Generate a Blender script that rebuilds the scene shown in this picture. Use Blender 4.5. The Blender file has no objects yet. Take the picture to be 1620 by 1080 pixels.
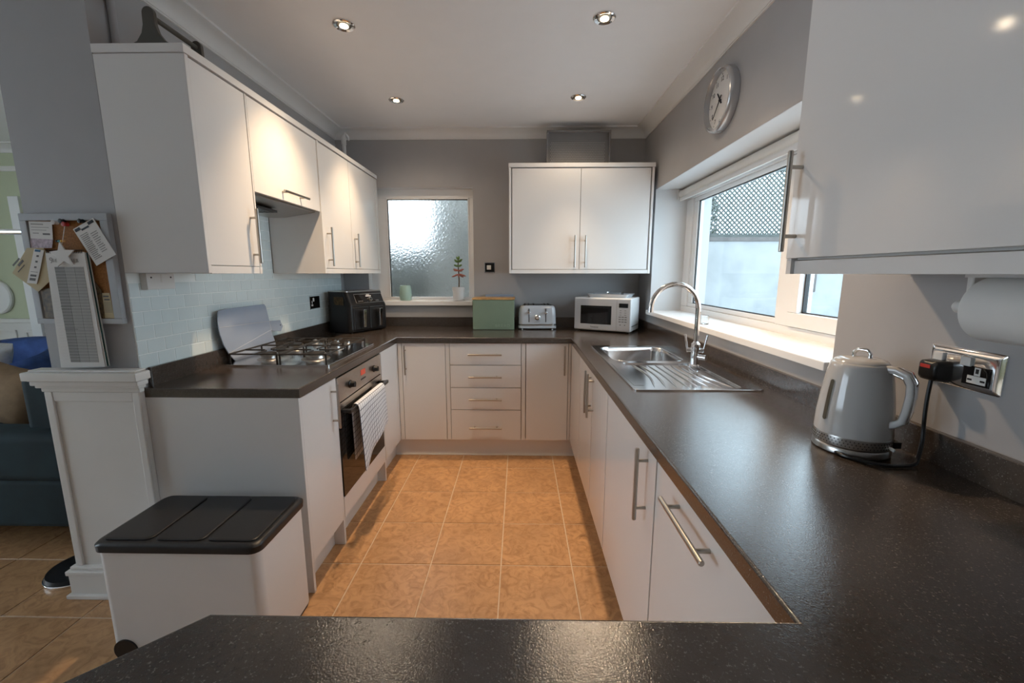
import bpy, bmesh, math, random
from mathutils import Vector, Matrix
random.seed(7)
R = math.radians
SC = bpy.context.scene
COL = SC.collection

# ------------------------------------------------------------------ camera
cd = bpy.data.cameras.new('camera'); cam = bpy.data.objects.new('camera', cd); COL.objects.link(cam)
cd.sensor_width = 36.0; cd.lens = 660.0 / 1620.0 * 36.0; cd.clip_start = 0.02; cd.clip_end = 200
cam.location = (0, 0, 1.362); cam.rotation_euler = (R(90 - 9.293), 0, R(1.0))
SC.camera = cam

# ------------------------------------------------------------------ world, lights, exposure
SKY = 6.2
SPOT = 88.0; SPILL = 9.0
EXPOSURE = 0.14
w = bpy.data.worlds.new('overcast_sky'); SC.world = w; w.use_nodes = True
nt = w.node_tree; bg = nt.nodes['Background']
bg.inputs['Color'].default_value = (0.72, 0.86, 1.0, 1); bg.inputs['Strength'].default_value = SKY
SC.view_settings.view_transform = 'Standard'; SC.view_settings.look = 'None'
SC.view_settings.exposure = EXPOSURE; SC.view_settings.gamma = 1.0; SC.view_settings.use_curve_mapping = False
try:
    cy = SC.cycles
    cy.use_denoising = True; cy.max_bounces = 10; cy.diffuse_bounces = 6; cy.glossy_bounces = 5
    cy.transmission_bounces = 8; cy.transparent_max_bounces = 10; cy.sample_clamp_indirect = 6.0
except Exception: pass

# ------------------------------------------------------------------ materials
def mat(name, col, rough=0.5, metal=0.0, var=0.0, vscale=8.0, bump=0.0, bscale=60.0, spec=0.5, coat=0.0,
        emit=None, estr=0.0, trans=0.0, ior=1.45, random_offset=False, speck=None, vein=None):
    m = bpy.data.materials.new(name); m.use_nodes = True
    n = m.node_tree.nodes; L = m.node_tree.links; b = n['Principled BSDF']
    b.inputs['Base Color'].default_value = (*col, 1); b.inputs['Roughness'].default_value = rough
    b.inputs['Metallic'].default_value = metal; b.inputs['Specular IOR Level'].default_value = spec
    b.inputs['Coat Weight'].default_value = coat; b.inputs['Coat Roughness'].default_value = 0.05
    b.inputs['Transmission Weight'].default_value = trans; b.inputs['IOR'].default_value = ior
    if emit: b.inputs['Emission Color'].default_value = (*emit, 1); b.inputs['Emission Strength'].default_value = estr
    tc = n.new('ShaderNodeTexCoord'); vec = tc.outputs['Object']
    if random_offset:
        oi = n.new('ShaderNodeObjectInfo'); ml = n.new('ShaderNodeVectorMath'); ml.operation = 'SCALE'
        ml.inputs[0].default_value = (37, 53, 19); L.new(oi.outputs['Random'], ml.inputs['Scale'])
        ad = n.new('ShaderNodeVectorMath'); ad.operation = 'ADD'
        L.new(vec, ad.inputs[0]); L.new(ml.outputs[0], ad.inputs[1]); vec = ad.outputs[0]
    no = n.new('ShaderNodeTexNoise'); no.inputs['Scale'].default_value = vscale; no.inputs['Detail'].default_value = 6
    L.new(vec, no.inputs['Vector'])
    cr = n.new('ShaderNodeValToRGB')
    a = max(var, 0.01)
    cr.color_ramp.elements[0].position = 0.3; cr.color_ramp.elements[1].position = 0.7
    cr.color_ramp.elements[0].color = (*[c * (1 - a) for c in col], 1)
    cr.color_ramp.elements[1].color = (*[min(1, c * (1 + a)) for c in col], 1)
    L.new(no.outputs['Fac'], cr.inputs['Fac']); out = cr.outputs['Color']
    if speck:
        sc_, thr, scol = speck
        s = n.new('ShaderNodeTexNoise'); s.inputs['Scale'].default_value = sc_; s.inputs['Detail'].default_value = 2
        L.new(vec, s.inputs['Vector'])
        r2 = n.new('ShaderNodeValToRGB'); r2.color_ramp.elements[0].position = thr; r2.color_ramp.elements[1].position = min(1, thr + 0.1)
        L.new(s.outputs['Fac'], r2.inputs['Fac'])
        mx = n.new('ShaderNodeMix'); mx.data_type = 'RGBA'
        L.new(r2.outputs['Color'], mx.inputs['Factor']); L.new(out, mx.inputs[6]); mx.inputs[7].default_value = (*scol, 1)
        out = mx.outputs[2]
    if vein:
        sc_, lo_, hi_, scol = vein
        s = n.new('ShaderNodeTexNoise'); s.inputs['Scale'].default_value = sc_; s.inputs['Detail'].default_value = 9; s.inputs['Distortion'].default_value = 2.2; s.inputs['Roughness'].default_value = .62
        L.new(vec, s.inputs['Vector'])
        r2 = n.new('ShaderNodeValToRGB'); r2.color_ramp.elements[0].position = lo_; r2.color_ramp.elements[1].position = hi_
        L.new(s.outputs['Fac'], r2.inputs['Fac'])
        mx = n.new('ShaderNodeMix'); mx.data_type = 'RGBA'
        L.new(r2.outputs['Color'], mx.inputs['Factor']); L.new(out, mx.inputs[6]); mx.inputs[7].default_value = (*scol, 1)
        out = mx.outputs[2]
    L.new(out, b.inputs['Base Color'])
    if bump > 0:
        bn = n.new('ShaderNodeTexNoise'); bn.inputs['Scale'].default_value = bscale; bn.inputs['Detail'].default_value = 3
        L.new(vec, bn.inputs['Vector'])
        bp = n.new('ShaderNodeBump'); bp.inputs['Strength'].default_value = bump; bp.inputs['Distance'].default_value = 0.002
        L.new(bn.outputs['Fac'], bp.inputs['Height']); L.new(bp.outputs['Normal'], b.inputs['Normal'])
    return m

M = {}
M['wall'] = mat('grey_paint', (.385, .38, .385), .6, var=.02, bump=.05, bscale=180)
M['ceil'] = mat('ceiling_white', (.80, .80, .81), .7, var=.01, bump=.03, bscale=150)
M['cove'] = mat('cornice_white', (.74, .73, .72), .5, var=.01)
M['door'] = mat('gloss_white_door', (.74, .73, .72), .07, var=.005, vscale=2)
M['carc'] = mat('white_carcass', (.62, .61, .59), .35, var=.01)
M['upvc'] = mat('white_upvc', (.83, .83, .83), .22, var=.005)
M['trimw'] = mat('satin_white_trim', (.74, .72, .69), .35, var=.015)
M['reveal'] = mat('pale_reveal', (.66, .66, .66), .55, var=.01)  # window reveals, paler than the grey walls
M['top'] = mat('speckled_laminate', (.050, .040, .034), .11, var=.15, vscale=90, bump=.17, bscale=460, spec=.95, ior=1.5, speck=(300, .62, (.16, .145, .135)))
M['tile'] = mat('sandstone_floor_tile', (.50, .285, .138), .36, var=.12, vscale=5, bump=.35, bscale=30, random_offset=True, vein=(15, .42, .68, (.33, .172, .075)))
M['grout'] = mat('pale_grout', (.60, .47, .34), .8, var=.1, vscale=40)
M['wtile'] = mat('pale_glass_tile', (.66, .75, .77), .08, var=.04, vscale=3, random_offset=True)
M['wgrout'] = mat('white_tile_grout', (.78, .84, .85), .7, var=.03)
M['steel'] = mat('brushed_steel', (.50, .48, .46), .28, 1.0, var=.06, vscale=120)
M['handle'] = mat('satin_nickel', (.44, .41, .37), .3, 1.0, var=.03)
M['chrome'] = mat('chrome', (.82, .82, .83), .06, 1.0)
M['sink'] = mat('polished_sink_steel', (.66, .66, .67), .14, 1.0, var=.04, vscale=40, bump=.03, bscale=90)
M['blk'] = mat('black_plastic', (.012, .012, .013), .32, var=.1)
M['blkm'] = mat('matt_black_iron', (.014, .014, .015), .55, var=.15, vscale=30)
M['blkgloss'] = mat('black_glass', (.008, .008, .009), .04, var=.05)
M['ovenglass'] = mat('dark_oven_glass', (.012, .012, .012), .05, var=.05)
M['dgrey'] = mat('dark_grey_plastic', (.035, .035, .037), .4, var=.1)
M['binw'] = mat('pale_grey_bin_metal', (.76, .75, .74), .3, var=.01)
M['binlid'] = mat('black_bin_lid', (.018, .018, .02), .38, var=.12, bump=.05, bscale=300)
M['appw'] = mat('white_appliance', (.77, .77, .77), .25, var=.01)
M['silver'] = mat('silver_panel', (.52, .53, .56), .33, .35, var=.02)
M['kettle'] = mat('grey_enamel', (.54, .535, .53), .12, var=.01, coat=.5)
M['toaster'] = mat('pale_grey_enamel', (.50, .52, .55), .15, var=.01, coat=.5)
M['sage'] = mat('sage_green_paint', (.21, .275, .20), .4, var=.03)
M['sagel'] = mat('pale_sage_lettering', (.27, .34, .25), .4)  # embossed lettering, coloured paler than the bin so it stands out
M['bamboo'] = mat('bamboo_wood', (.52, .29, .11), .45, var=.2, vscale=25)
M['board'] = mat('blue_grey_plastic', (.27, .33, .43), .4, var=.02)
M['rackgrey'] = mat('dark_taupe_paint', (.075, .07, .06), .5, var=.05)
M['mint'] = mat('mint_ceramic', (.34, .50, .45), .3, var=.03)
M['pot'] = mat('white_ceramic', (.74, .74, .74), .25, var=.02)
M['stem'] = mat('plant_stem', (.12, .07, .03), .7, var=.2, vscale=80)
M['leaf'] = mat('green_leaf', (.13, .22, .05), .5, var=.25, vscale=60)
M['leafp'] = mat('pink_leaf', (.42, .16, .12), .5, var=.25, vscale=60)
M['soil'] = mat('dark_soil', (.03, .02, .015), .9, var=.3, vscale=120)
M['paper'] = mat('white_paper', (.72, .71, .69), .8, var=.02)
M['paperc'] = mat('cream_paper', (.52, .44, .28), .8, var=.04)
M['ink'] = mat('grey_ink', (.16, .16, .16), .8)
M['inkl'] = mat('pale_grey_print', (.33, .33, .32), .8)
M['inkm'] = mat('mid_grey_print', (.24, .24, .235), .8)
M['inkb'] = mat('blue_print', (.03, .12, .24), .7)
M['navy'] = mat('dark_print', (.02, .025, .035), .7)
M['cork'] = mat('cork', (.30, .13, .04), .85, var=.25, vscale=160, bump=.2, bscale=200)
M['cfrm'] = mat('pale_grey_frame', (.38, .395, .415), .45, var=.02)
M['traygrey'] = mat('mid_grey_tray', (.20, .20, .21), .5, var=.05)
M['traypat'] = mat('pale_tray_pattern', (.34, .34, .34), .5)
M['red'] = mat('red_plastic', (.5, .04, .03), .35)
M['teal'] = mat('teal_plastic', (.02, .25, .24), .35)
M['tealp'] = mat('dark_teal_page', (.012, .075, .07), .7)
M['yellow'] = mat('yellow_plastic', (.6, .35, .03), .35)
M['pastel'] = mat('pastel_print', (.48, .40, .46), .7, var=.35, vscale=90)
M['photo'] = mat('dark_photo_print', (.09, .055, .02), .5, var=.9, vscale=70)
M['towel'] = None
M['clockf'] = mat('clock_dial', (.70, .69, .68), .5, var=.01)
M['clockr'] = mat('silver_clock_rim', (.50, .51, .53), .25, .7, var=.02)
M['green'] = mat('pale_green_paint', (.50, .54, .38), .6, var=.02)
M['tealv'] = mat('dark_teal_velvet', (.005, .018, .023), .85, var=.4, vscale=6)
M['bluev'] = mat('blue_velvet', (.04, .085, .26), .8, var=.5, vscale=7)
M['cushw'] = mat('white_cushion', (.6, .6, .6), .9, var=.08, vscale=50, bump=.4, bscale=120)
M['cushb'] = mat('tan_cushion', (.28, .18, .10), .9, var=.15, vscale=20)
M['darkw'] = mat('dark_floor_rug', (.06, .055, .05), .9, var=.2, vscale=40)
M['roll'] = mat('kitchen_paper', (.78, .77, .75), .95, var=.03, bump=.35, bscale=45)
M['wplas'] = mat('white_plastic', (.68, .68, .67), .35, var=.01)
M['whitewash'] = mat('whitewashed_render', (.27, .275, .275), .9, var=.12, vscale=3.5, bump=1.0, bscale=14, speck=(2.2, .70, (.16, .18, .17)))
M['brickcap'] = mat('weathered_coping', (.10, .09, .085), .9, var=.2, vscale=12)
M['trellis'] = mat('weathered_trellis_wood', (.075, .085, .08), .9, var=.2, vscale=10)
M['paving'] = mat('garden_paving', (.50, .51, .52), .9, var=.2, vscale=4)
M['backdrop_block'] = mat('pale_backdrop', (.38, .38, .35), .8, var=.2, vscale=3)
M['screen'] = mat('dark_screen', (.10, .10, .09), .8, var=.2, vscale=3)
M['foliage'] = mat('ivy_leaf', (.10, .16, .10), .7, var=.4, vscale=30)
M['gauge'] = mat('smoked_gauge', (.10, .09, .07), .15)
M['lamp'] = mat('lit_lamp', (1, .9, .7), .4, emit=(1.0, .80, .50), estr=14)
M['led'] = mat('red_display', (.25, .03, .02), .3, emit=(1, .12, .05), estr=.25)
M['blind'] = mat('white_blind_fabric', (.74, .73, .70), .7, var=.02)
M['mirror'] = mat('mirror_glass', (.8, .82, .84), .03, 1.0)

def glass_clear():
    m = bpy.data.materials.new('clear_window_glass'); m.use_nodes = True
    n = m.node_tree.nodes; L = m.node_tree.links; n.clear()
    o = n.new('ShaderNodeOutputMaterial'); t = n.new('ShaderNodeBsdfTransparent'); g = n.new('ShaderNodeBsdfGlossy')
    lw = n.new('ShaderNodeLayerWeight'); lw.inputs['Blend'].default_value = .5
    pw = n.new('ShaderNodeMath'); pw.operation = 'POWER'; pw.inputs[1].default_value = 5.0; L.new(lw.outputs['Facing'], pw.inputs[0])
    f = n.new('ShaderNodeMath'); f.operation = 'MULTIPLY_ADD'; f.inputs[1].default_value = .9; f.inputs[2].default_value = .02; L.new(pw.outputs[0], f.inputs[0])
    x = n.new('ShaderNodeMixShader')
    t.inputs['Color'].default_value = (.93, .97, .97, 1); g.inputs['Roughness'].default_value = .02
    L.new(f.outputs[0], x.inputs[0]); L.new(t.outputs[0], x.inputs[1]); L.new(g.outputs[0], x.inputs[2]); L.new(x.outputs[0], o.inputs[0])
    return m
M['glass'] = glass_clear()
def glass_obscure():
    m = bpy.data.materials.new('obscure_patterned_glass'); m.use_nodes = True
    n = m.node_tree.nodes; L = m.node_tree.links; b = n['Principled BSDF']
    b.inputs['Base Color'].default_value = (.97, .98, .96, 1); b.inputs['Transmission Weight'].default_value = 1
    b.inputs['Roughness'].default_value = .40; b.inputs['IOR'].default_value = 1.3
    tc = n.new('ShaderNodeTexCoord'); v = n.new('ShaderNodeTexVoronoi'); v.inputs['Scale'].default_value = 55
    bp = n.new('ShaderNodeBump'); bp.inputs['Strength'].default_value = 1.0; bp.inputs['Distance'].default_value = .006
    L.new(tc.outputs['Object'], v.inputs['Vector']); L.new(v.outputs['Distance'], bp.inputs['Height']); L.new(bp.outputs[0], b.inputs['Normal'])
    return m
M['obscure'] = glass_obscure()
def glass_jar():
    m = mat('jar_glass', (.95, .97, .97), .03, trans=1.0, ior=1.45); return m
M['jar'] = glass_jar()
def towel_mat():
    m = mat('checked_tea_towel', (.72, .73, .76), .95, bump=.2, bscale=300)
    n = m.node_tree.nodes; L = m.node_tree.links; b = n['Principled BSDF']
    uv = n.new('ShaderNodeUVMap'); uv.uv_map = 'weave'; sp = n.new('ShaderNodeSeparateXYZ'); L.new(uv.outputs[0], sp.inputs[0])
    outs = []
    for k in ('X', 'Y'):
        fr = n.new('ShaderNodeMath'); fr.operation = 'FRACT'; L.new(sp.outputs[k], fr.inputs[0])
        lt = n.new('ShaderNodeMath'); lt.operation = 'LESS_THAN'; lt.inputs[1].default_value = .11; L.new(fr.outputs[0], lt.inputs[0]); outs.append(lt.outputs[0])
    mxm = n.new('ShaderNodeMath'); mxm.operation = 'MAXIMUM'; L.new(outs[0], mxm.inputs[0]); L.new(outs[1], mxm.inputs[1])
    mx = n.new('ShaderNodeMix'); mx.data_type = 'RGBA'; mx.inputs[6].default_value = (.70, .71, .74, 1); mx.inputs[7].default_value = (.07, .08, .11, 1)
    L.new(mxm.outputs[0], mx.inputs['Factor']); L.new(mx.outputs[2], b.inputs['Base Color'])
    return m
M['towel'] = towel_mat()

# ------------------------------------------------------------------ mesh helpers
WL = {}      # world location of each object (things are never rotated: rotation lives in the mesh)
def rr(x0, x1, y0, y1, r, n=5):
    out = []
    for cx, cy, a0 in ((x1 - r, y1 - r, 0), (x0 + r, y1 - r, 90), (x0 + r, y0 + r, 180), (x1 - r, y0 + r, 270)):
        for k in range(n + 1):
            a = R(a0 + 90 * k / n); out.append((cx + r * math.cos(a), cy + r * math.sin(a)))
    return out

class B:
    def __init__(s, mtx=None): s.bm = bmesh.new(); s.m = mtx or Matrix.Identity(4)
    def _v(s, p): return s.bm.verts.new(s.m @ Vector(p))
    def box(s, x0, x1, y0, y1, z0, z1, bev=0, seg=2):
        vs = [s._v((x, y, z)) for z in (z0, z1) for y in (y0, y1) for x in (x0, x1)]
        fs = [s.bm.faces.new([vs[i] for i in f]) for f in ((0, 2, 3, 1), (4, 5, 7, 6), (0, 1, 5, 4), (2, 6, 7, 3), (0, 4, 6, 2), (1, 3, 7, 5))]
        if bev:
            es = list({e for f in fs for e in f.edges})
            bmesh.ops.bevel(s.bm, geom=es, offset=bev, segments=seg, affect='EDGES', profile=.5, clamp_overlap=True)
        return s
    def ring(s, pts): return [s._v(p) for p in pts]
    def loft(s, rings, cap0=True, cap1=True, closed=True):
        rs = [s.ring(r) for r in rings]; n = len(rs[0])
        for a, b in zip(rs, rs[1:]):
            for i in range(n if closed else n - 1):
                j = (i + 1) % n; s.bm.faces.new((a[i], a[j], b[j], b[i]))
        if cap0: s.bm.faces.new(rs[0][::-1])
        if cap1: s.bm.faces.new(rs[-1])
        return s
    def prism(s, poly, axis, a0, a1):
        def P(u, v, a): return {'x': (a, u, v), 'y': (u, a, v), 'z': (u, v, a)}[axis]
        return s.loft([[P(u, v, a0) for u, v in poly], [P(u, v, a1) for u, v in poly]])
    def tube(s, pts, r, n=10, cap=True):
        pts = [Vector(p) for p in pts]; rs = r if isinstance(r, (list, tuple)) else [r] * len(pts)
        rings = []; up = None
        for i, p in enumerate(pts):
            t = (pts[min(i + 1, len(pts) - 1)] - pts[max(i - 1, 0)]).normalized()
            if up is None: up = Vector((0, 0, 1)) if abs(t.z) < .9 else Vector((1, 0, 0))
            u = t.cross(up).normalized(); up = u.cross(t).normalized()
            rings.append([p + rs[i] * (math.cos(2 * math.pi * k / n) * u + math.sin(2 * math.pi * k / n) * up) for k in range(n)])
        return s.loft(rings, cap, cap)
    def cyl(s, p0, p1, r, n=16): return s.tube([p0, p1], r, n)
    def lathe(s, prof, c=(0, 0, 0), n=28, axis='z', sx=1, sy=1):
        rings = []
        for r, h in prof:
            q = []
            for k in range(n):
                a = 2 * math.pi * k / n; u, v = r * math.cos(a) * sx, r * math.sin(a) * sy
                d = {'z': (u, v, h), 'y': (u, h, v), 'x': (h, u, v)}[axis]
                q.append((c[0] + d[0], c[1] + d[1], c[2] + d[2]))
            rings.append(q)
        return s.loft(rings, True, True)
    def fill(s, loops, z):
        es = []
        for lp in loops:
            vs = [s._v((x, y, z)) for x, y in lp]
            es += [s.bm.edges.new((vs[i], vs[(i + 1) % len(vs)])) for i in range(len(vs))]
        return bmesh.ops.triangle_fill(s.bm, use_beauty=True, use_dissolve=False, edges=es, normal=(0, 0, 1))
    def slab(s, loops, z0, z1):
        g = s.fill(loops, z1); fs = [f for f in g['geom'] if isinstance(f, bmesh.types.BMFace)]
        for f in fs:
            if f.normal.z < 0: f.normal_flip()
        ex = bmesh.ops.extrude_face_region(s.bm, geom=fs, use_keep_orig=True)
        for v in ex['geom']:
            if isinstance(v, bmesh.types.BMVert): v.co.z -= (z1 - z0)
        bmesh.ops.recalc_face_normals(s.bm, faces=s.bm.faces[:])
        return s
    def obj(s, name, m, parent=None, smooth=40, bevel=0, seg=2, recalc=True):
        if recalc: bmesh.ops.recalc_face_normals(s.bm, faces=s.bm.faces[:])
        vs = [v.co for v in s.bm.verts]
        lo = Vector([min(v[i] for v in vs) for i in range(3)]); hi = Vector([max(v[i] for v in vs) for i in range(3)])
        c = Vector(((lo.x + hi.x) / 2, (lo.y + hi.y) / 2, lo.z)) if parent is None else (lo + hi) / 2
        for v in s.bm.verts: v.co -= c
        me = bpy.data.meshes.new(name); s.bm.to_mesh(me); s.bm.free()
        o = bpy.data.objects.new(name, me); COL.objects.link(o)
        mm = M[m] if isinstance(m, str) else m
        me.materials.append(mm)
        if smooth:
            me.polygons.foreach_set('use_smooth', [True] * len(me.polygons)); me.set_sharp_from_angle(angle=R(smooth))
        put(o, c, parent)
        if bevel:
            md = o.modifiers.new('edge', 'BEVEL'); md.width = bevel; md.segments = seg; md.limit_method = 'ANGLE'; md.angle_limit = R(50)
        if smooth and smooth < 70 and len(me.polygons) < 5000:
            wn = o.modifiers.new('flat_faces', 'WEIGHTED_NORMAL'); wn.mode = 'FACE_AREA'; wn.keep_sharp = True; wn.weight = 80
        return o
def put(o, world, parent=None):
    WL[o.name] = Vector(world)
    if parent is not None:
        o.parent = parent; o.location = Vector(world) - WL[parent.name]
    else: o.location = world
def tag(o, label, cat, group=None):
    o['label'] = label; o['category'] = cat
    if group: o['group'] = group
    return o
def thing(name, label, cat, loc, group=None):
    o = bpy.data.objects.new(name, None); o.empty_display_size = .05; COL.objects.link(o); put(o, Vector(loc))
    return tag(o, label, cat, group)
def struct(o): o['kind'] = 'structure'; return o
def text_mesh(name, body, size, m, parent, mtx, extrude=.0004, align='CENTER', spacing=1.0):
    cu = bpy.data.curves.new(name, 'FONT'); cu.body = body; cu.size = size; cu.extrude = extrude; cu.align_x = align; cu.align_y = 'CENTER'
    cu.space_character = spacing
    t = bpy.data.objects.new(name, cu); COL.objects.link(t)
    dg = bpy.context.evaluated_depsgraph_get(); me = bpy.data.meshes.new_from_object(t.evaluated_get(dg))
    bpy.data.objects.remove(t); bpy.data.curves.remove(cu)
    me.name = name
    o = bpy.data.objects.new(name, me); COL.objects.link(o)
    c = mtx.to_translation(); rot = mtx.to_3x3().to_4x4()
    me.transform(rot); me.materials.clear(); me.materials.append(M[m]); put(o, c, parent)
    return o
def frame_mtx(o, right, up):      # maps local x->right, y->up, z->normal
    r = Vector(right).normalized(); u = Vector(up).normalized(); n = r.cross(u)
    m = Matrix(((r.x, u.x, n.x, o[0]), (r.y, u.y, n.y, o[1]), (r.z, u.z, n.z, o[2]), (0, 0, 0, 1)))
    return m

# ------------------------------------------------------------------ key planes
XL, XR, YB, ZC = -1.505, 1.013, 3.59, 2.50       # left wall, right wall, back wall, ceiling
PX0, PY0 = -1.855, 1.585                          # pier: left side, front
TZ, TB = .91, .872                                # worktop top / underside
LX, RX, BY = -.872, .366, 2.93                    # worktop front edges
UZ0, UZ1 = 1.36, 2.155                            # wall units

# ------------------------------------------------------------------ floor with tiles
fl = struct(B().box(-6.2, 1.3, -3.2, 4.2, -.14, -.003).obj('floor', 'grout'))
PIT = .3335
tb = B(); g = .1639
tb.box(-g, g, -g, g, -.011, 0); tme_obj = None
bmesh.ops.bevel(tb.bm, geom=[e for e in tb.bm.edges if all(v.co.z > -.001 for v in e.verts)], offset=.0015, segments=1, affect='EDGES')
tme = bpy.data.meshes.new('tile'); tb.bm.to_mesh(tme); tb.bm.free(); tme.materials.append(M['tile'])
for i in range(-13, 3):
    for j in range(-6, 5):
        cx = -.083 + PIT * (i + .5); cy_ = 1.776 + PIT * (j + .5)
        if cx > .75 or (cx < -1.1 and cy_ > 2.7): continue
        o = bpy.data.objects.new('tile', tme); COL.objects.link(o); put(o, (cx, cy_, random.uniform(-.0006, .0004)), fl)

# ------------------------------------------------------------------ walls
struct(B().box(PX0, XL, PY0, 4.05, 0, ZC).obj('wall_left', 'wall')); WLEFT = bpy.data.objects['wall_left']
def holed(name, m, axis, a0, a1, u0, u1, z0, z1, hu0, hu1, hz0, hz1):
    b = B()
    def bx(ua, ub, za, zb):
        if ub - ua < 1e-4 or zb - za < 1e-4: return
        if axis == 'x': b.box(a0, a1, ua, ub, za, zb)
        else: b.box(ua, ub, a0, a1, za, zb)
    bx(u0, hu0, z0, z1); bx(hu1, u1, z0, z1); bx(hu0, hu1, z0, hz0); bx(hu0, hu1, hz1, z1)
    return struct(b.obj(name, m))
# back wall with the small obscure window
holed('wall_back', 'wall', 'y', YB, YB + .28, XL, XR + .42, -.14, ZC, -1.29, -.386, 1.085, 2.06)
# right wall with the long kitchen window
holed('wall_right', 'wall', 'x', XR, XR + .42, -3.2, YB, -.14, ZC, 1.34, 3.26, 1.045, 1.975)
# plain wall behind the camera; the daylit living area beyond the pier has an unseen window opening, enlarged for more daylight
struct(B().box(-6.2, XR, -3.2, -2.95, 0, ZC).obj('wall_rear', 'wall'))
holed('wall_side', 'green', 'x', -6.2, -5.95, -2.95, 3.9, 0, ZC, -1.0, 1.6, .45, 2.2)
struct(B().box(-6.2, PX0, 3.9, 4.15, 0, ZC).obj('wall_far', 'green'))
struct(B().box(-6.2, XR + .42, -3.2, 4.15, ZC, ZC + .12).obj('ceiling', 'ceil'))

# cove cornices
def cove(name, pts, loc_axis, a0, a1, flip=1):
    return None
def cove_poly(): 
    # profile (distance from wall, z)
    p = [(0, ZC), (0, 2.43), (.008, 2.43), (.008, 2.437)]
    for k in range(7):
        a = R(90 * k / 6); p.append((.012 + .068 * (1 - math.cos(a)), 2.437 + .050 * math.sin(a)))
    return p + [(.092, 2.489), (.092, ZC)]
CP = cove_poly()
struct(B().prism([(YB - d, z) for d, z in CP], 'x', XL, XR).obj('trim_1', 'cove', smooth=25))
struct(B().prism([(XR - d, z) for d, z in CP], 'y', -2.9, YB).obj('trim_2', 'cove', smooth=25))
struct(B().prism([(XL + d, z) for d, z in CP], 'y', PY0, YB).obj('trim_3', 'cove', smooth=25))

# ---- splashback tiles on the left wall
struct(WLEFT)
gz0, gz1 = .985, 1.80
gr = B().box(XL, XL + .0048, PY0 + .002, YB - .07, gz0, 1.362)
gr.box(XL, XL + .0048, 1.925, 2.55, 1.362, gz1); gr.obj('tile_grout', 'wgrout', WLEFT)
tb = B(); TWd, THt = .0868, .0566
tb.box(0, .005, -TWd / 2 + .0018, TWd / 2 - .0018, -THt / 2 + .0018, THt / 2 - .0018, .0012, 1)
wme = bpy.data.meshes.new('wall_tile'); tb.bm.to_mesh(wme); tb.bm.free(); wme.materials.append(M['wtile'])
cut = {}
def half_tile(y0, y1):
    b = B(); b.box(XL + .001, XL + .006, y0 + .0018, y1 - .0018, zc - THt / 2 + .0018, zc + THt / 2 - .0018); return b.obj('wall_tile', 'wtile', WLEFT)
row = 0; zc = gz0 + THt / 2
while zc < gz1:
    if zc + THt / 2 < 1.366: ya, yb = PY0 + .002, YB - .07
    else: ya, yb = 1.926, 2.549
    y = ya - (TWd / 2 if row % 2 else 0) if zc < 1.36 else 1.587 - (TWd / 2 if row % 2 else 0)
    while y < yb:
        y0, y1 = max(y, ya), min(y + TWd, yb)
        if y1 - y0 > .012:
            if y1 - y0 > TWd - .001:
                o = bpy.data.objects.new('wall_tile', wme); COL.objects.link(o); put(o, (XL + .001 + random.uniform(0, .0006), (y0 + y1) / 2, zc), WLEFT)
            else: half_tile(y0, y1)
        y += TWd
    zc += THt; row += 1

# ---- wainscot on the pier
wb = B()
wb.box(PX0 - .02, XL + .01, PY0 - .018, PY0, 0, .925)
wo = struct(wb.obj('trim_4', 'trimw', smooth=0))
st = B(); st.box(PX0 - .02, PX0 + .012, PY0 - .026, PY0 - .017, .14, .9); st.box(XL - .018, XL + .010, PY0 - .026, PY0 - .017, .14, .9)
st.box(PX0 + .012, XL - .018, PY0 - .024, PY0 - .017, .86, .9); st.obj('panel_moulding', 'trimw', wo, bevel=.003)
cap = B()
for (dx, dy, z0, z1) in ((.008, .010, .900, .918), (.018, .022, .918, .930), (.026, .032, .930, .948), (.040, .048, .952, .985), (.030, .036, .948, .953)):
    cap.box(PX0 - .02 - dx * .9, XL + .01 + dx * .9, PY0 - .018 - dy, PY0 - (0 if dx > .02 else .004), z0, z1, .004)
cap.box(PX0 - .04, XL + .030, PY0 - .050, PY0, .985, .993, .003)
cap.obj('dado_cap', 'trimw', wo)
bs = B()
for (d, z0, z1) in ((.036, 0, .018), (.024, .018, .105), (.030, .105, .125), (.018, .125, .14)):
    bs.box(PX0 - .02 - d, XL + .010, PY0 - .018 - d, PY0, z0, z1, .004)
bs.obj('skirting', 'trimw', wo)

# ------------------------------------------------------------------ worktop (one continuous U plus peninsula)
outer = [(XL + .001, PY0), (LX, PY0), (LX, BY), (RX, BY), (RX, .49), (-.415, .49), (-.56, .345), (-.56, -.12), (XR, -.12), (XR, YB), (XL + .001, YB)]
hole = rr(.462, .948, 1.60, 2.565, .03)
wt = B().slab([outer, hole], TB, TZ)
es = [e for e in wt.bm.edges if len(e.link_faces) == 2 and all(v.co.z > TZ - .0005 for v in e.verts) and e.calc_face_angle() > .5]
bmesh.ops.bevel(wt.bm, geom=es, offset=.006, segments=3, affect='EDGES', profile=.5)
WT = tag(wt.obj('worktop', 'top', smooth=35), 'dark speckled laminate worktop running round three sides of the kitchen', 'worktop')
def upst(x0, x1, y0, y1, label): tag(B().box(x0, x1, y0, y1, TZ - .001, .988, .003).obj('upstand', 'top'), label, 'upstand')
upst(XL + .007, XL + .022, PY0 + .03, YB - .019, 'dark laminate upstand below the pale wall tiles behind the hob')
upst(XL + .007, XR, YB - .019, YB, 'dark laminate upstand along the back wall behind the toaster')
upst(XR - .018, XR, -.12, YB - .019, 'dark laminate upstand below the long window sill')

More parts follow.
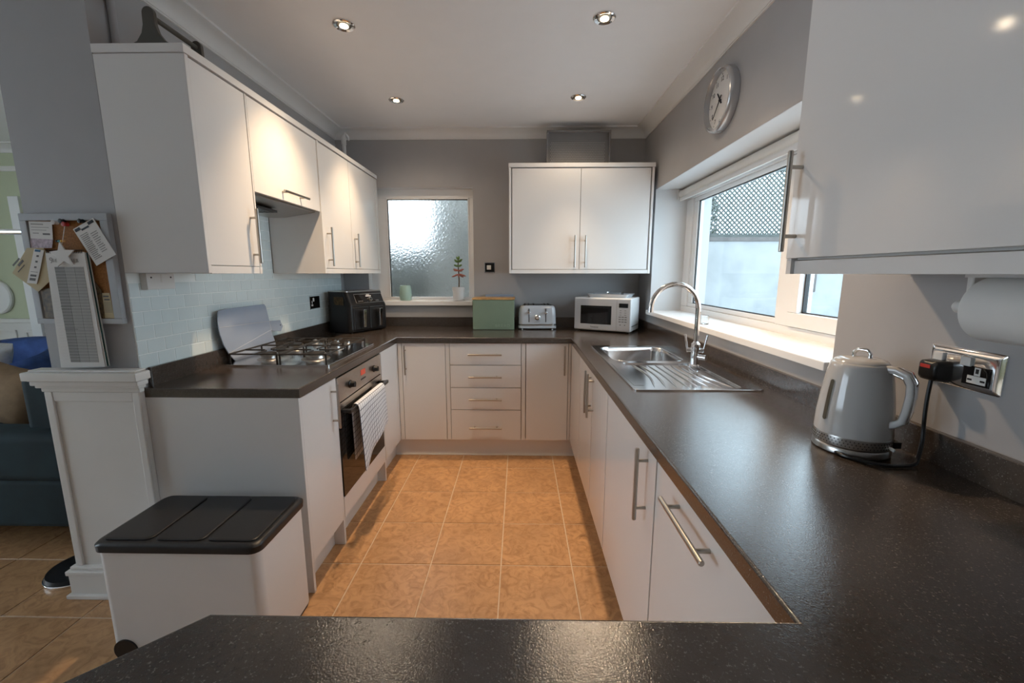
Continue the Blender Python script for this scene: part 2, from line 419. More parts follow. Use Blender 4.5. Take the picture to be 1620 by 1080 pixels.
# ------------------------------------------------------------------ doors and handles
def bar_handle(door, nrm, face, kind, u, a, b, so=.032, r=.0062):
    # kind 'v': at u, from z=a to z=b ; kind 'h': from u=a to u=b at z=u
    s = {'+x': (1, 0), '-x': (-1, 0), '-y': (0, -1)}[nrm]
    def P(uu, z, d):
        if s[0]: return (face + s[0] * d, uu, z)
        return (uu, face + s[1] * d, z)
    bb = B(); ins = .038
    if kind == 'v':
        bb.tube([P(u, a, so), P(u, a + .002, so), P(u, b - .002, so), P(u, b, so)], [r * .8, r, r, r * .8], 14)
        for z in (a + ins, b - ins): bb.cyl(P(u, z, 0), P(u, z, so), .005, 10)
    else:
        bb.tube([P(a, u, so), P(a + .002, u, so), P(b - .002, u, so), P(b, u, so)], [r * .8, r, r, r * .8], 14)
        for q in (a + ins, b - ins): bb.cyl(P(q, u, 0), P(q, u, so), .005, 10)
    return bb.obj('handle', 'handle', door)
def panel(parent, name, nrm, face, u0, u1, z0, z1, th=.018, m='door', bev=.0015):
    b = B()
    if nrm == '+x': b.box(face - th, face, u0, u1, z0, z1, bev)
    elif nrm == '-x': b.box(face, face + th, u0, u1, z0, z1, bev)
    else: b.box(u0, u1, face, face + th, z0, z1, bev)
    return b.obj(name, m, parent)

DZ0, DZ1 = .137, .866
LF, RF, BF = -.880, .375, 2.945     # door faces
# left run
c = thing('base_cabinet', 'white gloss base cabinet with a tall bar handle, open end panel beside the bin', 'cabinet', (-1.19, 1.75, 0))
B().box(-1.496, LF + .002, PY0 + .001, PY0 + .018, 0, TB).obj('end_panel', 'door', c, bevel=.001)
B().box(-1.48, LF - .02, PY0 + .018, 1.914, DZ0, TB).obj('carcass', 'carc', c)
d = panel(c, 'door', '+x', LF, PY0 + .022, 1.912, DZ0, DZ1); bar_handle(d, '+x', LF, 'v', 1.875, .635, .852)
B().box(-.953, -.935, PY0 + .018, 1.914, 0, DZ0).obj('plinth', 'door', c)
oh = thing('oven_housing', 'white oven housing with panel legs reaching the floor on both sides', 'cabinet', (-1.19, 2.25, 0))
for y in (1.915, 2.572): B().box(-1.48, LF - .002, y, y + .018, 0, TB).obj('side_panel', 'door', oh, bevel=.001)
panel(oh, 'drawer_front', '+x', LF, 1.935, 2.570, DZ0, .243)
B().box(-.953, -.935, 1.934, 2.571, 0, DZ0).obj('plinth', 'door', oh)
c = thing('base_cabinet', 'white handleless base cabinet between the oven and the corner', 'cabinet', (-1.19, 2.75, 0))
B().box(-1.48, LF - .02, 2.592, 2.925, DZ0, TB).obj('carcass', 'carc', c)
panel(c, 'door', '+x', LF, 2.592, 2.898, DZ0, DZ1); panel(c, 'corner_post', '+x', LF, 2.901, BF + .002, DZ0, DZ1)
B().box(-.953, -.935, 2.592, 3.0, 0, DZ0).obj('plinth', 'door', c)
# back run
c = thing('base_cabinet', 'white gloss base cabinet between the left corner and the four drawers', 'cabinet', (-.69, 3.25, 0))
B().box(LF + .012, -.534, BF + .02, YB - .03, DZ0, TB).obj('carcass', 'carc', c)
panel(c, 'filler_strip', '-y', BF, LF + .002, -.850, DZ0, DZ1); panel(c, 'filler_strip', '-y', BF + .004, -.532, -.503, DZ0, DZ1)
d = panel(c, 'door', '-y', BF, -.847, -.535, DZ0, DZ1); bar_handle(d, '-y', BF, 'v', -.822, .638, .852)
c = thing('drawer_cabinet', 'white gloss drawer unit with four drawers and horizontal bar handles', 'cabinet', (-.24, 3.25, 0))
B().box(-.502, .016, BF + .02, YB - .03, DZ0, TB).obj('carcass', 'carc', c)
for z0, z1 in ((.7075, DZ1), (.5395, .7035), (.3715, .5355), (DZ0, .3675)):
    d = panel(c, 'drawer_front', '-y', BF, -.500, .013, z0, z1); zc_ = (z0 + z1) / 2 + (.0 if z1 < .9 else 0)
    bar_handle(d, '-y', BF, 'h', zc_ if z0 > .2 else zc_ - .015, -.365, -.125)
c = thing('base_cabinet', 'white gloss base cabinet between the drawers and the sink-side corner', 'cabinet', (.2, 3.25, 0))
B().box(.050, RF - .012, BF + .02, YB - .03, DZ0, TB).obj('carcass', 'carc', c)
panel(c, 'filler_strip', '-y', BF + .004, .017, .046, DZ0, DZ1)
d = panel(c, 'door', '-y', BF, .050, .352, DZ0, DZ1); bar_handle(d, '-y', BF, 'v', .325, .638, .852)
panel(c, 'corner_post', '-y', BF, .356, RF - .001, DZ0, DZ1)
o = tag(B().box(-.933, RF + .05, 2.985, 3.003, 0, DZ0, .001).obj('plinth_board', 'door'), 'long white plinth board under the back row of cabinets', 'plinth')
B().box(-.93, RF + .045, 2.979, 2.985, 0, .008).obj('seal_strip', 'trimw', o)
# right run
c = thing('sink_cabinet', 'white gloss double-door cabinet under the steel sink', 'cabinet', (.7, 2.1, 0))
for z0, z1, x0 in ((DZ0, .70, RF + .02), ):
    B().box(x0, XR - .03, 1.71, BF - .02, z0, z1).obj('carcass', 'carc', c)
panel(c, 'filler_panel', '-x', RF, 2.507, BF - .001, DZ0, DZ1)
d = panel(c, 'door', '-x', RF, 2.079, 2.500, DZ0, DZ1); bar_handle(d, '-x', RF, 'v', 2.112, .638, .866)
d = panel(c, 'door', '-x', RF, 1.708, 2.071, DZ0, DZ1); bar_handle(d, '-x', RF, 'v', 2.036, .638, .866)
c = thing('base_cabinet', 'white gloss cabinet with one wide door between sink cabinet and dishwasher', 'cabinet', (.7, 1.38, 0))
B().box(RF + .02, XR - .03, 1.075, 1.70, DZ0, TB).obj('carcass', 'carc', c)
d = panel(c, 'door', '-x', RF, 1.076, 1.699, DZ0, DZ1); bar_handle(d, '-x', RF, 'v', 1.148, .638, .862)
c = thing('integrated_dishwasher', 'integrated dishwasher behind a white gloss door with a horizontal bar handle', 'dishwasher', (.7, .77, 0))
B().box(RF + .02, XR - .03, .47, 1.068, DZ0, TB).obj('body', 'carc', c)
d = panel(c, 'door', '-x', RF, .470, 1.067, DZ0, DZ1); bar_handle(d, '-x', RF, 'h', .824, .710, .944)
tag(B().box(RF + .055, RF + .073, .47, 2.98, 0, DZ0 - .001).obj('plinth_board', 'door'), 'long white plinth board under the sink-side cabinets', 'plinth')
c = thing('peninsula_cabinet', 'white cabinet carrying the worktop peninsula', 'cabinet', (.2, .2, 0))
B().box(-.38, .99, -.05, .44, .1, TB).obj('carcass', 'carc', c); B().box(-.36, .97, -.02, .40, 0, .1).obj('plinth', 'door', c)

# ------------------------------------------------------------------ wall units
UF = -1.182
def wall_unit(label, y0, y1, near=False):
    c = thing('wall_cabinet', label, 'cabinet', (-1.34, (y0 + y1) / 2, UZ0)); return c
cu = wall_unit('white single-door wall cabinet with a bar handle, left of the extractor', PY0, 1.925)
B().box(XL + .001, UF + .004, PY0, PY0 + .018, UZ0 + .003, 2.124).obj('end_panel', 'door', cu, bevel=.001)
B().box(XL + .007, UF - .02, PY0 + .018, 1.922, UZ0 + .03, 2.124).obj('carcass', 'carc', cu)
B().box(XL + .007, UF + .004, 1.904, 1.922, UZ0, UZ0 + .03).obj('pelmet_end', 'door', cu)
panel(cu, 'pelmet', '+x', UF + .002, PY0 + .018, 1.922, UZ0, 1.390); panel(cu, 'side_stile', '+x', UF + .002, 1.912, 1.922, 1.392, 2.122)
d = panel(cu, 'door', '+x', UF, PY0 + .022, 1.910, 1.393, 2.120); bar_handle(d, '+x', UF, 'v', 1.875, 1.405, 1.640)
tag(B().box(XL + .001, UF + .006, PY0 - .004, YB - .002, 2.126, UZ1, .002).obj('cornice_board', 'door'), 'long white cornice board capping the row of wall cabinets above the hob', 'cornice')
cu = wall_unit('white bridge cabinet with a lift-up flap above the hob', 1.925, 2.55)
B().box(XL + .007, UF - .02, 1.924, 2.552, 1.735, 2.124).obj('carcass', 'carc', cu)
d = panel(cu, 'flap_door', '+x', UF, 1.926, 2.546, 1.722, 2.120); bar_handle(d, '+x', UF, 'h', 1.762, 2.115, 2.360)
cu = wall_unit('white double-door wall cabinet between the extractor and the obscure window', 2.55, YB)
B().box(XL + .007, UF + .004, 2.553, 2.570, UZ0, 2.124).obj('end_panel', 'door', cu, bevel=.001)
B().box(XL + .007, UF - .02, 2.571, YB - .002, UZ0 + .03, 2.124).obj('carcass', 'carc', cu)
panel(cu, 'pelmet', '+x', UF + .002, 2.571, YB - .003, UZ0, 1.390); panel(cu, 'side_stile', '+x', UF + .002, 3.535, YB - .003, 1.392, 2.122)
d = panel(cu, 'door', '+x', UF, 2.574, 3.003, 1.393, 2.120); bar_handle(d, '+x', UF, 'v', 2.615, 1.405, 1.640)
d = panel(cu, 'door', '+x', UF, 3.006, 3.532, 1.393, 2.120); bar_handle(d, '+x', UF, 'v', 3.045, 1.405, 1.640)
# back wall unit
BF2 = 3.215
cu = thing('wall_cabinet', 'white double-door wall cabinet above the toaster and microwave', 'cabinet', (.45, 3.4, UZ0))
for x in (-.078, .968): B().box(x, x + .016, BF2 - .002, YB - .001, UZ0, 2.124).obj('side_panel', 'door', cu, bevel=.001)
B().box(-.061, .967, BF2 + .02, YB - .001, UZ0 + .03, 2.124).obj('carcass', 'carc', cu)
panel(cu, 'pelmet', '-y', BF2 - .001, -.061, .967, UZ0, 1.388)
d = panel(cu, 'door', '-y', BF2, -.055, .449, 1.391, 2.118); bar_handle(d, '-y', BF2, 'v', .413, 1.405, 1.640)
d = panel(cu, 'door', '-y', BF2, .452, .958, 1.391, 2.118); bar_handle(d, '-y', BF2, 'v', .492, 1.405, 1.640)
B().box(-.082, .988, BF2 - .006, YB - .001, 2.125, UZ1, .002).obj('cornice_board', 'door', cu)
# right wall unit
XF2 = .69; YE = 1.115
cu = thing('wall_cabinet', 'large white gloss wall cabinet with a bar handle, above the kettle', 'cabinet', (.85, .5, UZ0))
B().box(XF2 + .004, XR - .001, YE - .018, YE, UZ0 + .035, 2.124).obj('end_panel', 'door', cu, bevel=.001)
B().box(XF2 + .02, XR - .001, -.2, YE - .018, UZ0 + .035, 2.124).obj('carcass', 'carc', cu)
panel(cu, 'pelmet', '-x', XF2 + .012, -.2, YE - .019, UZ0, 1.393); B().box(XF2 + .004, XR - .002, YE - .018, YE, UZ0, 1.395).obj('pelmet_end', 'door', cu)
d = panel(cu, 'door', '-x', XF2, .52, YE - .001, 1.399, 2.120); bar_handle(d, '-x', XF2, 'v', 1.085, 1.415, 1.655)
panel(cu, 'door', '-x', XF2, -.2, .517, 1.399, 2.120)
B().box(XF2 - .006, XR - .001, -.2, YE + .004, 2.125, UZ1, .002).obj('cornice_board', 'door', cu)

# extractor under the bridge cabinet
ex = thing('extractor_hood', 'slim grey extractor hood tucked under the bridge cabinet', 'extractor', (-1.34, 2.2, 1.69))
B().prism([(XL + .008, 1.734), (UF - .03, 1.734), (UF - .03, 1.716), (-1.40, 1.688), (XL + .008, 1.688)], 'y', 1.935, 2.545).obj('body', 'steel', ex, bevel=.002)
B().box(-1.40, -1.30, 2.12, 2.30, 1.682, 1.6945).obj('filter', 'dgrey', ex)
for k in range(3): B().box(-1.385 + .03 * k, -1.37 + .03 * k, 2.135, 2.285, 1.680, 1.683).obj('slot', 'blk', ex)

# ------------------------------------------------------------------ oven
ov = thing('built_in_oven', 'steel and black glass built-in oven below the hob', 'oven', (-1.17, 2.25, .25))
B().box(-1.42, LF - .022, 1.940, 2.566, .25, .868).obj('body', 'dgrey', ov)
cp = B().box(LF - .022, LF + .004, 1.938, 2.568, .737, .862, .002).obj('control_panel', 'steel', ov)
for y in (2.085, 2.44):
    k = B().lathe([(.021, 0), (.021, .004), (.017, .006), (.015, .026), (.012, .028)], (LF + .004, y, .795), 20, 'x').obj('knob', 'blk', cp)
    B().box(LF + .030, LF + .034, y - .0022, y + .0022, .781, .809).obj('grip', 'dgrey', k)
B().box(LF + .003, LF + .0055, 2.235, 2.30, .802, .832).obj('display', 'led', cp)
for k in range(4): B().box(LF + .003, LF + .0055, 2.232 + .019 * k, 2.246 + .019 * k, .776, .784).obj('button', 'dgrey', cp)
dr = B().box(LF - .021, LF + .003, 1.938, 2.568, .247, .731, .002).obj('door', 'ovenglass', ov)
B().box(LF + .003, LF + .0042, 1.938, 2.568, .700, .731).obj('door_top_strip', 'steel', dr)
hb = B(); hx = LF + .045
hb.box(hx - .008, hx + .010, 1.955, 2.552, .678, .698, .004)
for y in (1.975, 2.53): hb.box(LF + .003, hx - .005, y - .012, y + .012, .680, .697, .003)
hb.obj('handle', 'blk', dr)

# tea towel over the oven handle
def towel():
    bm = bmesh.new(); uvl = bm.loops.layers.uv.new('weave')
    nx, prof = 16, []
    import math as mth
    # profile along the cloth: back hem -> over the rail -> front hem, (x, z)
    back = [(hx - .020, .46 + .0 * k) for k in range(1)]
    pts = [(hx - .019, z) for z in (.44, .48, .52, .56, .60, .64, .67)] + [(hx - .017, .692), (hx - .008, .703), (hx + .004, .704), (hx + .014, .695)] + \
          [(hx + .017 + .006 * (k / 7), (.67 - .031 * k)) for k in range(9)]
    ln = [0]
    for a, b in zip(pts, pts[1:]): ln.append(ln[-1] + mth.hypot(a[0] - b[0], a[1] - b[1]))
    grid = []
    for j, (x, z) in enumerate(pts):
        r = []
        for i in range(nx + 1):
            t = i / nx; y = 2.03 + .42 * t
            dz = 0; dx = 0
            if j < 7: dz = -.05 * (1 - t) * (7 - j) / 7; y += .01 * (7 - j) / 7
            if j > 10:
                f = (j - 10) / 9
                dz = -.085 * f * max(0, 1 - t * 1.6) + .035 * f * t
                dx = .008 * f * mth.sin(t * 11 + 1) + .010 * f; y += -.02 * f * (1 - t) + .006 * f * mth.sin(t * 5)
            r.append(bm.verts.new((x + dx, y, z + dz)))
        grid.append(r)
    for j in range(len(pts) - 1):
        for i in range(nx):
            f = bm.faces.new((grid[j][i], grid[j][i + 1], grid[j + 1][i + 1], grid[j + 1][i]))
            for lp, (ii, jj) in zip(f.loops, ((i, j), (i + 1, j), (i + 1, j + 1), (i, j + 1))):
                lp[uvl].uv = (.42 * ii / nx / .026, ln[jj] / .026)
    b = B(); b.bm.free(); b.bm = bm
    o = b.obj('tea_towel', 'towel', smooth=180)
    md = o.modifiers.new('thick', 'SOLIDIFY'); md.thickness = .004; md.offset = 1
    sd = o.modifiers.new('smooth', 'SUBSURF'); sd.levels = 1; sd.render_levels = 1
    return tag(o, 'white tea towel with a thin dark check hung over the oven rail', 'towel')
towel()

# ------------------------------------------------------------------ hob
hbx0, hbx1, hby0, hby1 = -1.455, -.930, 1.975, 2.625
hob = thing('gas_hob', 'four-burner steel gas hob with black cast-iron pan supports', 'hob', (-1.19, 2.3, TZ))
pl = B().slab([rr(hbx0, hbx1, hby0, hby1, .012)], TZ - .002, TZ + .009).obj('hob_plate', 'sink', hob, bevel=.003)
for (x, y, r) in ((-1.310, 2.125, .042), (-1.070, 2.135, .052), (-1.325, 2.415, .042), (-1.090, 2.425, .034)):
    bn = B().lathe([(r * 1.35, 0), (r * 1.3, .004), (r * .9, .006), (r * .85, .017), (r * .98, .020), (r, .027)], (x, y, TZ + .009), 24).obj('burner', 'steel', hob)
    B().lathe([(r * .86, 0), (r * .84, .006), (r * .5, .009), (.004, .0095)], (x, y, TZ + .036), 24).obj('burner_cap', 'blkm', bn)
def support(x0, x1, y0, y1, centres):
    b = B(); z = TZ + .056; r = .0044
    def bar(p, q): b.cyl(p, q, r, 6)
    for (x, y) in ((x0, y0), (x1, y0), (x0, y1), (x1, y1)): bar((x, y, TZ + .009), (x, y, z))
    bar((x0, y0, z), (x1, y0, z)); bar((x0, y1, z), (x1, y1, z)); bar((x0, y0, z), (x0, y1, z)); bar((x1, y0, z), (x1, y1, z)); ym = (y0 + y1) / 2; bar((x0, ym, z), (x1, ym, z))
    for x in (x0, x1): bar((x, ym, TZ + .009), (x, ym, z))
    for (cx, cy_) in centres:
        for dx, dy in ((1, 0), (-1, 0), (0, 1), (0, -1)):
            ex_ = x1 if dx > 0 else x0; ey = y1 if dy > 0 else y0
            if dy and not (abs(ey - cy_) < .16): ey = cy_ + dy * .13
            p = (ex_, cy_) if dx else (cx, ey)
            q = (cx + dx * .022, cy_ + dy * .022)
            b.cyl((p[0], p[1], z), (q[0], q[1], z), r, 6)
    return b.obj('pan_support', 'blkm', hob)
support(-1.435, -1.20, 2.005, 2.525, ((-1.31, 2.125), (-1.325, 2.415)))
support(-1.185, -.955, 2.005, 2.525, ((-1.070, 2.135), (-1.09, 2.425)))
for x in (-1.290, -1.222, -1.154, -1.086):
    k = B().lathe([(.022, 0), (.021, .004), (.018, .006), (.016, .024), (.014, .026)], (x, 2.585, TZ + .009), 20).obj('knob', 'steel', hob)
    B().box(x - .003, x + .003, 2.572, 2.598, TZ + .034, TZ + .039).obj('grip', 'chrome', k)
tag(B().lathe([(.010, 0), (.010, .016), (.007, .019)], (-.985, 2.585, TZ + .009), 16).obj('ignition_button', 'chrome', hob), 'chrome ignition button', 'x'); del bpy.data.objects['ignition_button']['category']

# ------------------------------------------------------------------ sink and tap
sk = thing('kitchen_sink', 'stainless steel inset sink with a bowl and grooved drainer', 'sink', (.7, 2.08, TZ - .15))
so = rr(.448, .956, 1.578, 2.582, .022); bowl = rr(.487, .862, 2.115, 2.535, .06, 8); drn = rr(.520, .880, 1.605, 2.070, .02)
sb = B().slab([so, bowl, drn], TZ - .001, TZ + .006)
sb.obj('rim', 'sink', sk, smooth=30, bevel=.002)
bw = B(); rings = []
for inset, z in ((0, TZ + .006), (.004, TZ + .002), (.010, TZ - .02), (.016, TZ - .12), (.03, TZ - .148), (.06, TZ - .155)):
    rings.append([(x, y, z) for x, y in rr(.487 + inset, .862 - inset, 2.115 + inset, 2.535 - inset, max(.02, .06 - inset * .5), 8)])
bw.loft(rings, False, True)
bo = bw.obj('bowl', 'sink', sk, smooth=60)
md = bo.modifiers.new('gauge', 'SOLIDIFY'); md.thickness = .0012; md.offset = -1
B().lathe([(.042, 0), (.040, .003), (.02, .002)], (.67, 2.32, TZ - .1545), 20).obj('waste', 'chrome', sk)
dp = B().slab([rr(.518, .882, 1.603, 2.072, .022)], TZ - .004, TZ - .0005).obj('drainer_tray', 'sink', sk)
for k in range(8):
    t = k / 7; x0, x1 = .560 + .27 * t, .545 + .31 * t
    pts = [(x0 + (x1 - x0) * s + (.05 - .1 * t) * math.sin(math.pi * s) * .5, 2.045 - .41 * s, TZ + .0005) for s in [i / 8 for i in range(9)]]
    B().tube(pts, [.0005] + [.0042] * 7 + [.0005], 8).obj('drainer_ridge', 'sink', dp)
B().box(.462, .505, 1.64, 2.06, TZ + .0055, TZ + .0075, .002).obj('side_channel', 'sink', sk)
tp = thing('mixer_tap', 'chrome swan-neck mixer tap with two slim levers', 'tap', (.852, 2.0, TZ + .006))
tx, ty = .852, 2.0
B().lathe([(.027, 0), (.027, .006), (.021, .012), (.019, .075), (.021, .08), (.021, .11), (.014, .118), (.011, .125)], (tx, ty, TZ + .005), 24).obj('body', 'chrome', tp)
pts = [(tx, ty, TZ + .11), (tx, ty, 1.05), (tx, ty, 1.15), (tx, ty, 1.193)]
for k in range(1, 17):
    a = R(180 * k / 16); pts.append((tx - .1125 + .1125 * math.cos(a), ty, 1.193 + .118 * math.sin(a)))
B().tube(pts, .0118, 14).obj('spout', 'chrome', tp); B().cyl((tx - .225, ty, 1.197), (tx - .225, ty, 1.178), .0135).obj('aerator', 'chrome', tp)
for s in (-1, 1):
    b = B(); a = Vector((s * .93, -s * .36, 0)) if s > 0 else Vector((-.9, .43, 0))
    p0 = Vector((tx, ty, TZ + .085)); p1 = p0 + a * .038
    b.cyl(p0 + a * .015, p1, .0105, 14); b.cyl(p1 - a * .004 + Vector((0, 0, -.012)), p1 + a * .012 + Vector((0, 0, .075)), .0052, 10)
    b.obj('lever', 'chrome', tp)
B().cyl((tx + .012, ty - .012, TZ + .055), (tx + .036, ty - .04, TZ + .055), .013, 14).obj('valve', 'chrome', tp)

# ------------------------------------------------------------------ right window
def wbox(b, x0, x1, y0, y1, z0, z1): b.box(x0, x1, y0, y1, z0, z1, .004)
W1 = thing('window_1', 'long white window above the sink', 'window', (1.28, 2.3, 1.045)); del W1['category']; del W1['label']; struct(W1)
wx0, wx1 = 1.25, 1.315
b = B(); wbox(b, wx0, wx1, 1.34, 3.26, 1.045, 1.118); wbox(b, wx0, wx1, 1.34, 3.26, 1.895, 1.975)
wbox(b, wx0, wx1, 3.155, 3.26, 1.118, 1.895); wbox(b, wx0, wx1, 1.34, 1.40, 1.118, 1.895); wbox(b, wx0, wx1, 1.955, 2.055, 1.118, 1.895)
b.obj('window_frame', 'upvc', W1)
b = B()
for (y0, y1, z0, z1) in ((2.055, 3.155, 1.118, 1.145), (2.055, 3.155, 1.868, 1.895), (3.085, 3.155, 1.145, 1.868), (2.055, 2.080, 1.145, 1.868)): wbox(b, wx0 + .012, wx1 - .01, y0, y1, z0, z1)
b.obj('glazing_bead', 'upvc', W1)
b = B(); wbox(b, wx0 - .012, wx1 - .012, 1.40, 1.952, 1.121, 1.185); wbox(b, wx0 - .012, wx1 - .012, 1.40, 1.952, 1.835, 1.892)
wbox(b, wx0 - .012, wx1 - .012, 1.885, 1.952, 1.185, 1.835); wbox(b, wx0 - .012, wx1 - .012, 1.40, 1.455, 1.185, 1.835)
b.obj('opening_sash', 'upvc', W1)
b = B(); b.box(wx0 + .020, wx0 + .030, 3.078, 3.086, 1.140, 1.872); b.box(wx0 + .020, wx0 + .030, 2.078, 3.086, 1.1445, 1.151); b.box(wx0 + .020, wx0 + .030, 2.078, 3.086, 1.862, 1.870); b.box(wx0 + .012, wx0 + .030, 1.878, 1.886, 1.183, 1.838)
b.box(wx0 + .012, wx0 + .03, 1.45, 1.886, 1.184, 1.190); b.obj('rubber_gasket', 'blk', W1)
B().box(wx0 + .028, wx0 + .034, 2.07, 3.10, 1.135, 1.88).obj('pane', 'glass', W1); B().box(wx0 + .018, wx0 + .024, 1.44, 1.90, 1.175, 1.845).obj('pane', 'glass', W1)
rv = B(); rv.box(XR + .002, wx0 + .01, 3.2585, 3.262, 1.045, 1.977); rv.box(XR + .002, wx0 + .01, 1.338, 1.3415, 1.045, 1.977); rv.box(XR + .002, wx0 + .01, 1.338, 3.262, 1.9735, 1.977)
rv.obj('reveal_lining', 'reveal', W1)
tag(B().box(XR - .024, wx0 + .012, 1.342, 3.285, 1.046, 1.078, .006).obj('window_sill', 'upvc', W1), 'x', 'x'); so_ = bpy.data.objects['window_sill']; del so_['label']; del so_['category']
bl = thing('roller_blind', 'rolled-up white roller blind at the head of the long window', 'blind', (1.2, 2.3, 1.9))
B().cyl((1.205, 1.36, 1.938), (1.205, 3.245, 1.938), .030, 20).obj('roller', 'blind', bl)
B().box(1.182, 1.196, 1.365, 3.235, 1.884, 1.909, .005).obj('bottom_rail', 'upvc', bl)
B().box(1.186, 1.189, 1.365, 3.235, 1.905, 1.93).obj('fabric', 'blind', bl)
for y in (1.345, 3.240): B().box(1.17, 1.24, y, y + .016, 1.90, 1.972, .006).obj('bracket', 'wplas', bl)
tag(B().lathe([(.021, 0), (.023, .002), (.023, .048), (.021, .05), (.0195, .048), (.0195, .006), (.004, .005)], (1.045, 2.36, 1.078), 24).obj('glass_jar', 'jar'), 'small clear glass jar on the sill behind the tap', 'jar')

# ------------------------------------------------------------------ back window
W2 = bpy.data.objects.new('window_2', None); COL.objects.link(W2); put(W2, (-.8, 3.68, 1.085)); struct(W2)
b = B(); fy0, fy1 = 3.668, 3.73
for (x0, x1, z0, z1) in ((-1.29, -.386, 1.99, 2.06), (-1.29, -.386, 1.085, 1.150), (-1.29, -1.135, 1.15, 1.99), (-.430, -.386, 1.15, 1.99)): b.box(x0, x1, fy0, fy1, z0, z1, .004)
b.obj('window_frame', 'upvc', W2)
b = B()
for (x0, x1, z0, z1) in ((-1.137, -.428, 1.978, 1.992), (-1.137, -.428, 1.148, 1.158), (-1.137, -1.125, 1.15, 1.99), (-.440, -.428, 1.15, 1.99)): b.box(x0, x1, fy0 - .006, fy0 + .01, z0, z1, .003)
b.obj('glazing_bead', 'upvc', W2)
b = B(); b.box(-1.126, -1.119, fy0 - .001, fy0 + .012, 1.157, 1.979); b.box(-1.126, -.439, fy0 - .001, fy0 + .012, 1.972, 1.979); b.obj('rubber_gasket', 'blk', W2)
B().box(-1.13, -.435, fy0 + .012, fy0 + .018, 1.152, 1.985).obj('pane', 'obscure', W2)
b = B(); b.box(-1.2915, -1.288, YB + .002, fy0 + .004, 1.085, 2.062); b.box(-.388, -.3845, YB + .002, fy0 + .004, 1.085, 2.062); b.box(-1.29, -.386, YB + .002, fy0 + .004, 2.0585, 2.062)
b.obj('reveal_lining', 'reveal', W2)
B().box(-1.165, -.40, YB - .028, fy0 + .002, 1.088, 1.128, .005).obj('window_sill', 'upvc', W2)

# ------------------------------------------------------------------ outside
struct(B().box(-12, 14, 4.15, 16, -.30, -.15).obj('garden_ground', 'paving'))
struct(B().box(XR + .42, 14, -4, 4.15, -.30, -.15).obj('garden_path', 'paving'))
gw = thing('garden_wall', 'whitewashed rough rendered garden wall under a trellis', 'wall', (4.6, 6.1, -.15))
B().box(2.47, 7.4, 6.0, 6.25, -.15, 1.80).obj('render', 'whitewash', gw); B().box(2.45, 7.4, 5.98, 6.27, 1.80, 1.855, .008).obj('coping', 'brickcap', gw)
B().box(4.05, 4.15, 5.96, 6.0, 1.10, 1.50, .008).obj('drain_outlet', 'brickcap', gw)
tr = thing('trellis', 'weathered diamond lattice trellis on top of the garden wall', 'trellis', (4.6, 6.1, 1.855))
b = B(); x0, x1, z0, z1 = 2.56, 7.0, 1.90, 2.76; pitch = .066
for s, yy in ((1, 6.10), (-1, 6.112)):
    k = -16.0
    cc = x0 - (z1 - z0)
    while cc < x1 + (z1 - z0):
        # line x = cc + s*(z - zm) clipped to the frame
        zm = (z0 + z1) / 2; za, zb = z0, z1
        if s > 0:
            za = max(za, zm + (x0 - cc)); zb = min(zb, zm + (x1 - cc))
        else:
            zb = min(zb, zm - (x0 - cc)); za = max(za, zm - (x1 - cc))
        if zb - za > .02:
            pa = Vector((cc + s * (za - zm), yy, za)); pb = Vector((cc + s * (zb - zm), yy, zb)); d_ = (pb - pa).normalized(); nn = Vector((-d_.z, 0, d_.x)) * .0108
            yv = Vector((0, .005, 0))
            b.loft([[pa + nn - yv, pa + nn + yv, pa - nn + yv, pa - nn - yv], [pb + nn - yv, pb + nn + yv, pb - nn + yv, pb - nn - yv]])
        cc += pitch
la = b.obj('lattice', 'trellis', tr, smooth=0); la['kind'] = 'stuff'
for z in (1.855, 2.75): B().box(2.5, 7.05, 6.085, 6.13, z, z + .05).obj('rail', 'trellis', tr)
for x in (2.5, 4.7, 7.0): B().box(x, x + .06, 6.085, 6.13, 1.855, 2.80).obj('post', 'trellis', tr)
iv = B()
for k in range(420):
    t = random.random(); p = Vector((2.50 + .34 * random.random() ** 1.5, 6.20 + .12 * random.random(), 1.9 + .85 * random.random()))
    u = Vector((random.gauss(0, 1), random.gauss(0, .4), random.gauss(0, 1))).normalized() * .035; v = Vector((random.gauss(0, 1), random.gauss(0, .4), random.gauss(0, 1))).normalized() * .03
    iv.bm.faces.new([iv._v(p - u), iv._v(p - v), iv._v(p + u), iv._v(p + v)])
o = tag(iv.obj('ivy', 'foliage', smooth=0, recalc=False), 'thin ivy growing behind the end of the trellis', 'plant'); o['kind'] = 'stuff'
sh = thing('backdrop', 'grey rendered outbuilding added outside to dim the obscure window', 'backdrop', (.6, 4.9, -.15))  # added block, hides part of the sky behind the obscure glass
B().box(-.98, 2.0, 4.55, 5.5, -.15, 2.95).obj('backdrop_body', 'backdrop_block', sh); B().prism([(4.45, 2.95), (5.6, 2.95), (5.0, 3.35)], 'x', -1.04, 2.08).obj('backdrop_top', 'backdrop_block', sh)
tag(B().box(-6, -.99, 4.9, 5.0, -.15, 1.72).obj('added_screen', 'screen'), 'low dark added fence seen through the obscure window', 'screen')  # added low screen, keeps sky out of the lower obscure glass

